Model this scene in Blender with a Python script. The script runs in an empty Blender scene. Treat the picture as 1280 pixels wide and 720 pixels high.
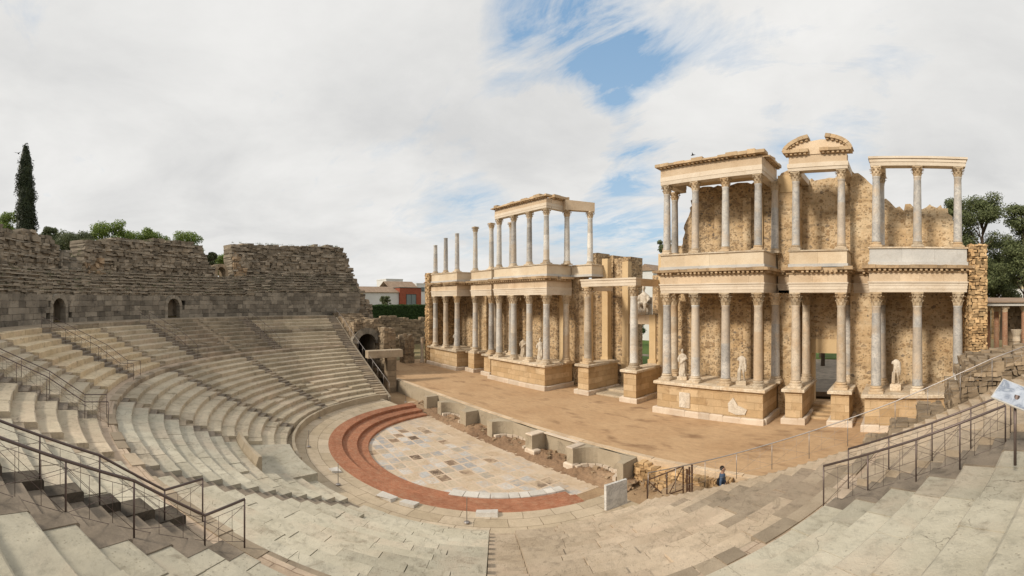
import bpy, bmesh, math, random
from mathutils import Vector, Matrix, noise as mnoise

PI = math.pi
D2R = math.radians
rng = random.Random(11)
scene = bpy.context.scene
COL = scene.collection
YC = -11.0                      # centre of the orchestra circle
CAM = (24.66, -30.0, 8.7)


def U(a, b):
    return rng.uniform(a, b)


def lerp(a, b, t):
    return a + (b - a) * t


def sstep(a, b, x):
    t = max(0.0, min(1.0, (x - a) / (b - a)))
    return t * t * (3 - 2 * t)


def nz(x, y, z=0.0):
    return mnoise.noise(Vector((x, y, z)))


def cyl(r, ph, z=0.0):
    return (r * math.sin(ph), YC - r * math.cos(ph), z)


def interp(tab, x):
    if x <= tab[0][0]:
        return tab[0][1]
    for (a, va), (b, vb) in zip(tab, tab[1:]):
        if x <= b:
            return va + (vb - va) * (x - a) / (b - a)
    return tab[-1][1]


# ------------------------------------------------------------------ materials
class NT:
    def __init__(s, name):
        s.m = bpy.data.materials.new(name)
        s.m.use_nodes = True
        s.t = s.m.node_tree
        s.b = s.t.nodes['Principled BSDF']
        s.b.inputs['Roughness'].default_value = 0.85
        s.b.inputs['Specular IOR Level'].default_value = 0.25

    def new(s, typ, **kw):
        n = s.t.nodes.new(typ)
        for k, v in kw.items():
            setattr(n, k, v)
        return n

    def put(s, n, i, v):
        if isinstance(v, bpy.types.NodeSocket):
            s.t.links.new(v, n.inputs[i])
        elif v is not None:
            n.inputs[i].default_value = v

    def coord(s, kind='Object', scale=(1, 1, 1), rot=0.0, off=None):
        tc = s.new('ShaderNodeTexCoord')
        mp = s.new('ShaderNodeMapping')
        s.t.links.new(tc.outputs[kind], mp.inputs[0])
        mp.inputs['Scale'].default_value = scale
        mp.inputs['Rotation'].default_value = (0, 0, rot)
        if off is not None:
            s.put(mp, 'Location', off)
        return mp.outputs[0]

    def noise(s, vec, scale, detail=5.0, rough=0.6, dist=0.0):
        n = s.new('ShaderNodeTexNoise')
        s.put(n, 'Vector', vec)
        n.inputs['Scale'].default_value = scale
        n.inputs['Detail'].default_value = detail
        n.inputs['Roughness'].default_value = rough
        n.inputs['Distortion'].default_value = dist
        return n.outputs['Fac']

    def ramp(s, fac, stops):
        n = s.new('ShaderNodeValToRGB')
        s.put(n, 0, fac)
        e = n.color_ramp.elements
        while len(e) < len(stops):
            e.new(0.5)
        for x, (p, c) in zip(e, stops):
            x.position = p
            x.color = (c[0], c[1], c[2], 1) if isinstance(c, (tuple, list)) else (c, c, c, 1)
        return n.outputs[0]

    def mix(s, fac, a, b, blend='MIX'):
        n = s.new('ShaderNodeMix', data_type='RGBA', blend_type=blend)
        s.put(n, 0, fac)
        for i, v in ((6, a), (7, b)):
            if isinstance(v, (tuple, list)) and len(v) == 3:
                v = (*v, 1)
            if isinstance(v, (int, float)):
                v = (v, v, v, 1)
            s.put(n, i, v)
        return n.outputs[2]

    def math(s, op, a, b=0.0, clamp=False):
        n = s.new('ShaderNodeMath', operation=op, use_clamp=clamp)
        s.put(n, 0, a)
        s.put(n, 1, b)
        return n.outputs[0]

    def island(s, lo=0.8, hi=1.15):
        g = s.new('ShaderNodeNewGeometry')
        return s.math('ADD', s.math('MULTIPLY', g.outputs['Random Per Island'], hi - lo), lo)

    def objrand(s):
        return s.new('ShaderNodeObjectInfo').outputs['Random']

    def bump(s, h, strength=0.5, dist=0.02, normal=None):
        n = s.new('ShaderNodeBump')
        s.put(n, 'Height', h)
        n.inputs['Strength'].default_value = strength
        n.inputs['Distance'].default_value = dist
        if normal is not None:
            s.put(n, 'Normal', normal)
        return n.outputs[0]

    def out(s, col, normal=None, rough=None):
        s.put(s.b, 'Base Color', col if not isinstance(col, tuple) else (*col, 1))
        if normal is not None:
            s.put(s.b, 'Normal', normal)
        if rough is not None:
            s.put(s.b, 'Roughness', rough)
        return s.m


def m_plain(name, c, rough=0.6, metal=0.0):
    n = NT(name)
    n.b.inputs['Metallic'].default_value = metal
    v = n.coord()
    f = n.noise(v, 6.0, 4)
    col = n.mix(0.35, c, n.ramp(f, [(0.3, tuple(x * 0.7 for x in c)), (0.7, tuple(min(1, x * 1.25) for x in c))]))
    return n.out(col, rough=rough)


def m_stone(name, ca, cb, stain=(0.06, 0.05, 0.04), stain_amt=0.5, isl=(0.8, 1.15), scale=0.6, pits=0.5, lichen=None):
    """weathered stone: broad tonal drift, blotchy stains with their own shape, fine grain, per-block shade"""
    n = NT(name)
    v = n.coord()
    big = n.noise(v, scale, 6, 0.6)
    col = n.ramp(big, [(0.3, ca), (0.68, cb)])
    fine = n.noise(v, 22.0, 5, 0.7)
    col = n.mix(0.5, col, n.ramp(fine, [(0.25, 0.55), (0.75, 1.0)]), 'MULTIPLY')
    st = n.noise(v, 1.7, 8, 0.72, 0.6)
    sm = n.ramp(st, [(0.54, 0.0), (0.70, 1.0)])
    col = n.mix(n.math('MULTIPLY', sm, stain_amt), col, stain)
    if lichen is not None:
        li = n.noise(v, 3.3, 6, 0.75, 0.4)
        col = n.mix(n.math('MULTIPLY', n.ramp(li, [(0.56, 0.0), (0.66, 1.0)]), 0.6), col, lichen)
    i = n.island(*isl)
    col = n.mix(1.0, col, i, 'MULTIPLY')
    mid = n.noise(v, 5.0, 6, 0.7)
    h = n.math('ADD', n.math('MULTIPLY', mid, 1.0), n.math('MULTIPLY', fine, pits))
    return n.out(col, n.bump(h, 0.6, 0.03), 0.9)


def m_seat(name, ca, cb, isl, stain_amt):
    n = NT(name)
    v = n.coord()
    col = n.ramp(n.noise(v, 0.45, 8, 0.66), [(0.3, ca), (0.66, cb)])
    pk = n.ramp(n.noise(v, 0.35, 5, 0.6, 0.5), [(0.50, 0.0), (0.64, 1.0)])
    col = n.mix(n.math('MULTIPLY', pk, 0.28), col, (0.56, 0.42, 0.31))
    mid = n.noise(v, 3.2, 10, 0.76)
    col = n.mix(0.75, col, n.ramp(mid, [(0.30, 0.55), (0.48, 0.95), (0.7, 1.08)]), 'MULTIPLY')
    st = n.noise(v, 1.3, 10, 0.74, 0.9)
    col = n.mix(n.math('MULTIPLY', n.ramp(st, [(0.55, 0.0), (0.66, 1.0)]), stain_amt), col, (0.17, 0.135, 0.095))
    pit = n.new('ShaderNodeTexVoronoi')
    n.put(pit, 'Vector', v)
    pit.inputs['Scale'].default_value = 13.0
    pm = n.math('MULTIPLY', n.math('LESS_THAN', pit.outputs['Distance'], 0.20), n.math('GREATER_THAN', n.noise(v, 1.1, 4), 0.53))
    col = n.mix(n.math('MULTIPLY', pm, 0.32), col, (0.13, 0.10, 0.07))
    cr = n.new('ShaderNodeTexVoronoi', feature='DISTANCE_TO_EDGE')
    wv = n.new('ShaderNodeVectorMath', operation='MULTIPLY_ADD')
    wn_ = n.new('ShaderNodeTexNoise')
    n.put(wn_, 'Vector', v)
    wn_.inputs['Scale'].default_value = 1.8
    wn_.inputs['Detail'].default_value = 6
    n.t.links.new(wn_.outputs['Color'], wv.inputs[0])
    wv.inputs[1].default_value = (0.7, 0.7, 0.7)
    n.t.links.new(v, wv.inputs[2])
    n.put(cr, 'Vector', wv.outputs[0])
    cr.inputs['Scale'].default_value = 0.55
    cm = n.math('MULTIPLY', n.math('LESS_THAN', cr.outputs['Distance'], 0.0028), n.math('GREATER_THAN', n.noise(v, 0.6, 3), 0.54))
    col = n.mix(n.math('MULTIPLY', cm, 0.5), col, (0.10, 0.08, 0.06))
    col = n.mix(1.0, col, n.island(*isl), 'MULTIPLY')
    h = n.math('SUBTRACT', n.math('ADD', mid, n.math('MULTIPLY', n.noise(v, 18, 6, 0.75), 0.6)), n.math('ADD', n.math('MULTIPLY', pm, 0.5), cm))
    return n.out(col, n.bump(h, 0.8, 0.035), 0.92)


def m_rubble(name, mortar_a, mortar_b, stones, scale=3.2, thr=0.42, share=0.5, bump=0.8):
    """opus caementicium: stones of two sizes bedded in rough lifts of mortar, with plastered and patched areas"""
    n = NT(name)
    v0 = n.coord()
    wob = n.new('ShaderNodeTexNoise')
    n.put(wob, 'Vector', v0)
    wob.inputs['Scale'].default_value = 2.4
    wob.inputs['Detail'].default_value = 3
    sub = n.new('ShaderNodeVectorMath', operation='MULTIPLY_ADD')
    n.t.links.new(wob.outputs['Color'], sub.inputs[0])
    sub.inputs[1].default_value = (0.34, 0.34, 0.26)
    n.t.links.new(v0, sub.inputs[2])
    vv = sub.outputs[0]
    mort = n.ramp(n.noise(v0, 0.6, 10, 0.74), [(0.28, tuple(x * 0.70 for x in mortar_a)), (0.44, mortar_a), (0.60, mortar_b), (0.74, tuple(min(0.85, x * 1.12) for x in mortar_b))])
    fine = n.noise(v0, 24.0, 5, 0.75)
    mort = n.mix(0.65, mort, n.ramp(fine, [(0.3, 0.55), (0.7, 1.0)]), 'MULTIPLY')
    col = mort
    hs = None
    patch = n.noise(v0, 0.45, 6, 0.68)
    for k, (sc_, th, sh, zs_, soft) in enumerate(((scale * 0.62, thr + 0.04, share - 0.28, 1.5, 7.0), (scale * 1.25, thr, share, 1.25, 9.0))):
        mp = n.new('ShaderNodeMapping')
        n.t.links.new(vv, mp.inputs[0])
        mp.inputs['Scale'].default_value = (1, 1, zs_)
        mp.inputs['Location'].default_value = (3.7 * k, 1.9 * k, 0.8 * k)
        vo = n.new('ShaderNodeTexVoronoi')
        n.t.links.new(mp.outputs[0], vo.inputs['Vector'])
        vo.inputs['Scale'].default_value = sc_
        sep = n.new('ShaderNodeSeparateColor')
        n.t.links.new(vo.outputs['Color'], sep.inputs[0])
        lim_d = n.math('ADD', n.math('MULTIPLY', sep.outputs[1], 0.32), th - 0.16)
        d = n.math('MULTIPLY', n.math('SUBTRACT', lim_d, vo.outputs['Distance']), soft, True)
        lim = n.math('ADD', n.math('MULTIPLY', n.math('SUBTRACT', patch, 0.5), 2.2), sh)
        mk = n.math('MULTIPLY', d, n.math('MULTIPLY', n.math('SUBTRACT', lim, sep.outputs[0]), 6.0, True))
        mk = n.math('MULTIPLY', mk, n.math('ADD', n.math('MULTIPLY', sep.outputs[2], 0.45), 0.5), True)
        scol = n.mix(0.6, n.ramp(sep.outputs[2], stones), n.ramp(n.noise(v0, 11.0, 5, 0.7), [(0.3, 0.55), (0.7, 1.2)]), 'MULTIPLY')
        col = n.mix(mk, col, scol)
        hs = mk if hs is None else n.math('MAXIMUM', hs, mk)
    # faint horizontal building lifts and rain-washed stains
    mp = n.coord(scale=(0.35, 0.35, 3.0))
    lift = n.ramp(n.noise(mp, 1.0, 4, 0.6), [(0.40, 0.78), (0.52, 1.0)])
    col = n.mix(0.7, col, lift, 'MULTIPLY')
    mp2 = n.coord(scale=(1.4, 1.4, 0.22))
    stn = n.ramp(n.noise(mp2, 1.0, 6, 0.7), [(0.56, 0.0), (0.72, 1.0)])
    col = n.mix(n.math('MULTIPLY', stn, 0.32), col, (0.24, 0.16, 0.085))
    h = n.math('ADD', n.math('MULTIPLY', hs, 0.8), n.math('MULTIPLY', n.noise(v0, 6, 8, 0.78), 1.4))
    return n.out(col, n.bump(h, bump, 0.07), 0.93)


def m_ashlar(name, ca, cb, mortar, bw=0.95, bh=0.46, stain=(0.08, 0.06, 0.04), stain_amt=0.5):
    n = NT(name)
    uv = n.coord('UV')
    v = n.coord()
    br = n.new('ShaderNodeTexBrick')
    wv = n.new('ShaderNodeVectorMath', operation='ADD')
    n.t.links.new(uv, wv.inputs[0])
    cm = n.new('ShaderNodeCombineXYZ')
    n.put(cm, 0, n.math('MULTIPLY', n.noise(v, 1.3, 4), 0.22))
    n.put(cm, 1, n.math('MULTIPLY', n.noise(v, 1.1, 4), 0.16))
    n.t.links.new(cm.outputs[0], wv.inputs[1])
    n.put(br, 'Vector', wv.outputs[0])
    br.inputs['Color1'].default_value = (*ca, 1)
    br.inputs['Color2'].default_value = (*cb, 1)
    br.inputs['Mortar'].default_value = (*mortar, 1)
    br.inputs['Scale'].default_value = 1.0
    br.inputs['Brick Width'].default_value = bw
    br.inputs['Row Height'].default_value = bh
    br.inputs['Mortar Size'].default_value = 0.012
    br.inputs['Bias'].default_value = 0.0
    big = n.noise(v, 0.9, 6, 0.65)
    col = n.mix(0.55, br.outputs['Color'], n.ramp(big, [(0.3, 0.62), (0.7, 1.12)]), 'MULTIPLY')
    fine = n.noise(v, 20, 5, 0.7)
    col = n.mix(0.5, col, n.ramp(fine, [(0.25, 0.6), (0.75, 1.05)]), 'MULTIPLY')
    st = n.ramp(n.noise(v, 1.6, 8, 0.72, 0.5), [(0.55, 0.0), (0.7, 1.0)])
    col = n.mix(n.math('MULTIPLY', st, stain_amt), col, stain)
    h = n.math('SUBTRACT', n.math('ADD', n.math('MULTIPLY', fine, 0.5), n.noise(v, 5, 5, 0.7)), n.math('MULTIPLY', br.outputs['Fac'], 1.2))
    return n.out(col, n.bump(h, 0.6, 0.03), 0.9)


def m_marble(name, ca, cb, vein, rough=0.55, warm=None):
    n = NT(name)
    rnd = n.objrand()
    cmb = n.new('ShaderNodeCombineXYZ')
    n.put(cmb, 0, n.math('MULTIPLY', rnd, 31.0))
    n.put(cmb, 2, n.math('MULTIPLY', rnd, 57.0))
    v = n.coord(off=cmb.outputs[0])
    big = n.noise(v, 0.9, 6, 0.65, 0.6)
    col = n.ramp(big, [(0.32, ca), (0.66, cb)])
    ve = n.noise(v, 1.6, 9, 0.62, 1.4)
    vm = n.ramp(ve, [(0.46, 0.0), (0.50, 1.0), (0.54, 0.0)])
    col = n.mix(n.math('MULTIPLY', vm, 0.55), col, vein)
    if warm is not None:
        wf = n.ramp(n.noise(v, 0.7, 5, 0.7), [(0.5, 0.0), (0.68, 1.0)])
        col = n.mix(n.math('MULTIPLY', wf, 0.75), col, warm)
    vo = n.new('ShaderNodeTexVoronoi', voronoi_dimensions='1D')
    ob = n.coord()
    sx_ = n.new('ShaderNodeSeparateXYZ')
    n.put(sx_, 0, ob)
    n.put(vo, 'W', n.math('ADD', n.math('MULTIPLY', sx_.outputs[2], 0.55), n.math('MULTIPLY', rnd, 40.0)))
    vo.inputs['Scale'].default_value = 1.0
    sc3 = n.new('ShaderNodeSeparateColor')
    n.t.links.new(vo.outputs['Color'], sc3.inputs[0])
    col = n.mix(0.8, col, n.math('ADD', n.math('MULTIPLY', sc3.outputs[0], 0.42), 0.72), 'MULTIPLY')
    col = n.mix(n.math('MULTIPLY', n.math('GREATER_THAN', sc3.outputs[1], 0.78), 0.5), col, warm or ca)
    blot = n.ramp(n.noise(v, 3.4, 8, 0.72, 0.8), [(0.50, 0.0), (0.66, 1.0)])
    col = n.mix(n.math('MULTIPLY', blot, 0.45), col, vein)
    col = n.mix(1.0, col, n.math('ADD', n.math('MULTIPLY', rnd, 0.3), 0.88), 'MULTIPLY')
    fine = n.noise(v, 14, 6, 0.7)
    col = n.mix(0.35, col, n.ramp(fine, [(0.3, 0.6), (0.7, 1.0)]), 'MULTIPLY')
    return n.out(col, n.bump(fine, 0.35, 0.02), rough)


M = {}
M['column_grey'] = m_marble('grey marble', (0.42, 0.40, 0.37), (0.60, 0.57, 0.52), (0.22, 0.22, 0.23), warm=(0.58, 0.45, 0.31))
M['column_white'] = m_marble('white marble', (0.56, 0.53, 0.48), (0.72, 0.69, 0.63), (0.36, 0.36, 0.36), warm=(0.66, 0.52, 0.36))
M['column_warm'] = m_marble('warm marble', (0.54, 0.43, 0.31), (0.66, 0.57, 0.45), (0.34, 0.30, 0.25), warm=(0.52, 0.36, 0.21))
M['capital'] = m_marble('carved capital stone', (0.56, 0.43, 0.28), (0.72, 0.60, 0.44), (0.30, 0.22, 0.14), 0.8, warm=(0.50, 0.34, 0.18))
M['base'] = m_marble('column base stone', (0.58, 0.46, 0.32), (0.74, 0.64, 0.50), (0.36, 0.27, 0.18), 0.8, warm=(0.56, 0.39, 0.22))
M['statue'] = m_marble('statue marble', (0.60, 0.52, 0.42), (0.76, 0.69, 0.58), (0.36, 0.30, 0.24), 0.7, warm=(0.52, 0.40, 0.26))
M['slab'] = m_marble('slab marble', (0.54, 0.52, 0.48), (0.70, 0.68, 0.64), (0.30, 0.29, 0.28), 0.7, warm=(0.44, 0.38, 0.30))
M['entab'] = m_stone('entablature stone', (0.61, 0.455, 0.30), (0.76, 0.61, 0.44), (0.34, 0.22, 0.12), 0.45, (0.88, 1.08), 0.5)
M['entab_white'] = m_stone('pale entablature marble', (0.66, 0.55, 0.42), (0.80, 0.70, 0.57), (0.42, 0.29, 0.17), 0.4, (0.9, 1.06), 0.5)
M['cornice'] = m_stone('weathered cornice stone', (0.48, 0.33, 0.19), (0.66, 0.50, 0.32), (0.16, 0.11, 0.07), 0.6, (0.75, 1.15), 0.8)
M['parapet'] = m_stone('pale slab facing', (0.64, 0.50, 0.34), (0.78, 0.67, 0.51), (0.46, 0.33, 0.20), 0.4, (0.92, 1.06), 0.4)
M['parapet_grey'] = m_stone('grey marble facing', (0.48, 0.47, 0.45), (0.66, 0.64, 0.60), (0.36, 0.32, 0.27), 0.35, (0.92, 1.06), 0.4)
M['podium'] = m_ashlar('podium ashlar', (0.52, 0.355, 0.19), (0.70, 0.52, 0.32), (0.44, 0.295, 0.155), 1.25, 0.52, (0.30, 0.185, 0.095), 0.8)
M['podium_base'] = m_stone('podium plinth marble', (0.62, 0.50, 0.38), (0.76, 0.66, 0.54), (0.42, 0.25, 0.15), 0.5, (0.85, 1.1), 0.6)
M['rubble'] = m_rubble('stage wall masonry', (0.66, 0.47, 0.27), (0.80, 0.625, 0.41),
                       [(0.0, (0.13, 0.105, 0.08)), (0.18, (0.22, 0.15, 0.09)), (0.45, (0.36, 0.22, 0.11)), (0.75, (0.46, 0.31, 0.165)), (1.0, (0.27, 0.22, 0.17))], 4.0, 0.42, 0.72)
M['rubble_dark'] = m_rubble('exposed stage wall core', (0.60, 0.42, 0.235), (0.74, 0.565, 0.36),
                            [(0.0, (0.11, 0.09, 0.075)), (0.25, (0.22, 0.14, 0.08)), (0.6, (0.36, 0.24, 0.13)), (1.0, (0.20, 0.17, 0.14))], 4.2, 0.48, 0.85)
M['plaster'] = m_stone('ochre plaster', (0.64, 0.46, 0.25), (0.74, 0.56, 0.335), (0.46, 0.29, 0.14), 0.3, (0.95, 1.05), 0.5)
M['rough_ochre'] = m_stone('rough ochre masonry', (0.46, 0.29, 0.14), (0.66, 0.46, 0.25), (0.20, 0.13, 0.08), 0.5, (0.5, 1.25), 1.0)
M['rough_tan'] = m_stone('broken tan masonry', (0.30, 0.21, 0.13), (0.46, 0.34, 0.22), (0.14, 0.10, 0.07), 0.5, (0.6, 1.2), 1.0)
M['rough_grey'] = m_stone('rough cavea masonry', (0.21, 0.175, 0.13), (0.37, 0.31, 0.235), (0.04, 0.035, 0.03), 0.6, (0.55, 1.3), 0.9)
M['rough_brown'] = m_stone('rough brown masonry', (0.24, 0.18, 0.12), (0.40, 0.31, 0.21), (0.10, 0.08, 0.06), 0.5, (0.6, 1.25), 0.9)
M['ashlar_grey'] = m_stone('grey granite blocks', (0.20, 0.175, 0.14), (0.37, 0.325, 0.26), (0.035, 0.032, 0.028), 0.8, (0.5, 1.25), 0.7)
M['ashlar_light'] = m_stone('light granite blocks', (0.25, 0.22, 0.175), (0.38, 0.335, 0.27), (0.08, 0.07, 0.06), 0.5, (0.7, 1.15), 0.7)
M['ledge'] = m_stone('skylit ledge stone', (0.29, 0.25, 0.195), (0.46, 0.40, 0.315), (0.06, 0.05, 0.04), 0.5, (0.6, 1.2), 0.9)  # paler than the rubble: skylight on the stone tops put into the colour
SEATC = {
    'pale': ((0.42, 0.385, 0.295), (0.56, 0.52, 0.415)),
    'cream': ((0.44, 0.375, 0.27), (0.59, 0.51, 0.38)),
    'yellow': ((0.52, 0.41, 0.255), (0.67, 0.555, 0.385)),
    'olive': ((0.40, 0.335, 0.235), (0.54, 0.46, 0.34)),
    'sandy': ((0.40, 0.315, 0.22), (0.54, 0.44, 0.325)),
    'rough': ((0.20, 0.165, 0.115), (0.36, 0.30, 0.22)),
}
for k, (a, b) in SEATC.items():
    M['seat_' + k] = m_seat(k + ' seat stone', a, b, (0.82, 1.12) if k not in ('rough', 'sandy') else (0.62, 1.2), 0.5 if k != 'rough' else 0.75)
M['step'] = m_stone('worn step stone', (0.34, 0.27, 0.19), (0.50, 0.41, 0.30), (0.12, 0.09, 0.065), 0.55, (0.7, 1.15), 0.8)
M['step_dark'] = m_stone('gritty step block', (0.20, 0.165, 0.125), (0.34, 0.28, 0.215), (0.05, 0.042, 0.035), 0.6, (0.7, 1.15), 1.2)
M['lichen_dark'] = m_stone('black lichened stone', (0.055, 0.045, 0.035), (0.15, 0.125, 0.095), (0.02, 0.018, 0.015), 0.7, (0.7, 1.2), 1.4)
M['pink'] = m_ashlar('pinkish paving', (0.52, 0.40, 0.29), (0.60, 0.48, 0.36), (0.32, 0.23, 0.16), 0.75, 0.55, (0.24, 0.17, 0.11), 0.4)
M['flag'] = m_ashlar('pale flagstones', (0.52, 0.42, 0.29), (0.64, 0.53, 0.39), (0.24, 0.18, 0.12), 1.3, 0.75, (0.25, 0.18, 0.12), 0.5)
M['concrete'] = m_stone('weathered concrete', (0.40, 0.33, 0.235), (0.54, 0.455, 0.335), (0.13, 0.105, 0.08), 0.55, (0.92, 1.06), 0.8)
M['steel'] = m_plain('painted steel', (0.15, 0.115, 0.105), 0.45, 0.5)
M['steel_light'] = m_plain('galvanised steel', (0.36, 0.33, 0.31), 0.4, 0.6)
M['rust'] = m_plain('rusty steel', (0.085, 0.045, 0.028), 0.8, 0.2)
M['dark'] = m_plain('dark interior', (0.012, 0.010, 0.009), 0.95)
M['bark'] = m_plain('bark', (0.09, 0.065, 0.045), 0.95)
M['marble_white'] = m_stone('white marble fragment', (0.62, 0.58, 0.52), (0.78, 0.74, 0.67), (0.40, 0.30, 0.22), 0.4, (0.85, 1.1), 1.5)


def m_brick_steps():
    n = NT('red brick paving')
    uv = n.coord('UV')
    v = n.coord()
    br = n.new('ShaderNodeTexBrick')
    n.put(br, 'Vector', uv)
    br.inputs['Color1'].default_value = (0.37, 0.135, 0.068, 1)
    br.inputs['Color2'].default_value = (0.47, 0.205, 0.115, 1)
    br.inputs['Mortar'].default_value = (0.32, 0.18, 0.11, 1)
    br.inputs['Scale'].default_value = 1
    br.inputs['Brick Width'].default_value = 0.16
    br.inputs['Row Height'].default_value = 0.085
    br.inputs['Mortar Size'].default_value = 0.008
    big = n.noise(v, 1.0, 6, 0.65)
    col = n.mix(0.7, br.outputs['Color'], n.ramp(big, [(0.3, 0.6), (0.7, 1.1)]), 'MULTIPLY')
    st = n.ramp(n.noise(v, 2.2, 9, 0.78), [(0.50, 0.0), (0.70, 1.0)])
    col = n.mix(n.math('MULTIPLY', st, 0.65), col, (0.42, 0.27, 0.17))
    return n.out(col, n.bump(n.math('SUBTRACT', n.noise(v, 18, 4), br.outputs['Fac']), 0.6, 0.015), 0.9)


M['brick'] = m_brick_steps()


def m_orchestra():
    """worn opus sectile: square slabs of white, blue-grey, tan and dark stone, many lost to sandy earth"""
    n = NT('orchestra marble floor')
    v = n.coord(rot=D2R(2.0), off=(0.3, 0.1, 0))
    br = n.new('ShaderNodeTexBrick', offset=0.0, squash=1.0)
    n.put(br, 'Vector', v)
    br.inputs['Scale'].default_value = 1
    br.inputs['Brick Width'].default_value = 0.92
    br.inputs['Row Height'].default_value = 0.76
    br.inputs['Mortar Size'].default_value = 0.065
    # a random value for each slab
    wn = n.new('ShaderNodeTexWhiteNoise', noise_dimensions='2D')
    sn = n.new('ShaderNodeVectorMath', operation='DIVIDE')
    n.t.links.new(v, sn.inputs[0])
    sn.inputs[1].default_value = (0.92, 0.76, 1)
    fl = n.new('ShaderNodeVectorMath', operation='FLOOR')
    n.t.links.new(sn.outputs[0], fl.inputs[0])
    n.put(wn, 'Vector', fl.outputs[0])
    r = wn.outputs['Value']
    tile = n.new('ShaderNodeValToRGB')
    tile.color_ramp.interpolation = 'CONSTANT'
    cs = [(0.0, (0.50, 0.49, 0.47)), (0.2, (0.38, 0.37, 0.36)), (0.34, (0.56, 0.46, 0.34)), (0.52, (0.60, 0.56, 0.51)),
          (0.70, (0.145, 0.10, 0.07)), (0.75, (0.26, 0.18, 0.12)), (0.84, (0.42, 0.37, 0.30))]
    e = tile.color_ramp.elements
    while len(e) < len(cs):
        e.new(0.5)
    for x, (p, c) in zip(e, cs):
        x.position = p
        x.color = (*c, 1)
    n.put(tile, 0, r)
    ob = n.coord()
    fine = n.noise(ob, 7, 7, 0.72)
    tcol = n.mix(0.75, tile.outputs[0], n.ramp(fine, [(0.3, 0.6), (0.7, 1.15)]), 'MULTIPLY')
    earth = n.ramp(n.noise(ob, 1.2, 7, 0.65), [(0.3, (0.45, 0.33, 0.215)), (0.7, (0.64, 0.515, 0.38))])
    joint = n.mix(0.4, (0.62, 0.50, 0.39), earth)
    col = n.mix(br.outputs['Fac'], tcol, joint)
    sx = n.new('ShaderNodeSeparateXYZ')
    n.put(sx, 0, ob)
    # earth takes over toward the stage and the far side
    g = n.math('ADD', n.math('MULTIPLY', n.math('ADD', sx.outputs[1], 13.6), 0.30), n.math('MULTIPLY', sx.outputs[0], -0.012))
    g = n.math('ADD', g, n.math('MULTIPLY', n.math('SUBTRACT', n.noise(ob, 0.8, 6, 0.7), 0.5), 2.4))
    wear = n.ramp(n.math('ADD', g, 0.38), [(0.15, 0.0), (0.8, 1.0)])
    lost = n.ramp(n.noise(ob, 1.1, 9, 0.78, 0.8), [(0.47, 0.0), (0.56, 1.0)])
    col = n.mix(n.math('MULTIPLY', lost, 0.72), col, earth)
    col = n.mix(n.math('MULTIPLY', wear, 0.9), col, earth)
    dirt = n.ramp(n.noise(ob, 1.7, 8, 0.75, 0.5), [(0.56, 0.0), (0.68, 1.0)])
    col = n.mix(n.math('MULTIPLY', dirt, 0.75), col, (0.40, 0.28, 0.17))
    h = n.math('ADD', fine, n.math('MULTIPLY', br.outputs['Fac'], -0.4))
    return n.out(col, n.bump(h, 0.5, 0.03), 0.75)


M['orchestra'] = m_orchestra()


def m_sand():
    n = NT('stage sand')
    v = n.coord()
    big = n.noise(v, 0.22, 6, 0.6)
    col = n.ramp(big, [(0.3, (0.48, 0.305, 0.168)), (0.68, (0.60, 0.41, 0.24))])
    fine = n.noise(v, 30, 4, 0.7)
    col = n.mix(0.45, col, n.ramp(fine, [(0.3, 0.6), (0.7, 1.05)]), 'MULTIPLY')
    scuff = n.noise(n.coord(scale=(1, 2.2, 1)), 1.6, 9, 0.75, 0.6)
    col = n.mix(0.55, col, n.ramp(scuff, [(0.35, 0.72), (0.6, 1.06)]), 'MULTIPLY')
    vs = n.coord(scale=(0.32, 0.75, 1.0))
    wet = n.noise(vs, 1.05, 7, 0.6, 0.25)
    gate = n.noise(v, 0.16, 3, 0.5)
    w = n.math('MULTIPLY', n.ramp(wet, [(0.55, 0.0), (0.68, 1.0)]), n.ramp(gate, [(0.40, 0.3), (0.52, 1.0)]))
    col = n.mix(n.math('MULTIPLY', w, 0.9), col, (0.24, 0.145, 0.08))
    return n.out(col, n.bump(n.math('ADD', n.noise(v, 2.2, 9, 0.75), n.math('MULTIPLY', fine, 0.4)), 0.6, 0.06), 0.95)


M['sand'] = m_sand()


def m_ground(name, ca, cb, cc):
    n = NT(name)
    v = n.coord()
    col = n.ramp(n.noise(v, 0.12, 7, 0.62), [(0.3, ca), (0.52, cb), (0.72, cc)])
    fine = n.noise(v, 9, 6, 0.75)
    col = n.mix(0.6, col, n.ramp(fine, [(0.3, 0.55), (0.7, 1.1)]), 'MULTIPLY')
    return n.out(col, n.bump(fine, 0.6, 0.05), 0.95)


M['ground'] = m_ground('dry grassy ground', (0.16, 0.14, 0.06), (0.30, 0.24, 0.13), (0.11, 0.13, 0.04))
M['grass'] = m_ground('lawn', (0.05, 0.10, 0.02), (0.09, 0.15, 0.03), (0.12, 0.15, 0.05))
M['earth_dark'] = m_ground('dark damp earth', (0.17, 0.10, 0.06), (0.33, 0.215, 0.13), (0.47, 0.335, 0.22))
M['earth'] = m_ground('rubbly earth', (0.22, 0.13, 0.075), (0.42, 0.29, 0.17), (0.52, 0.38, 0.24))


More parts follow.
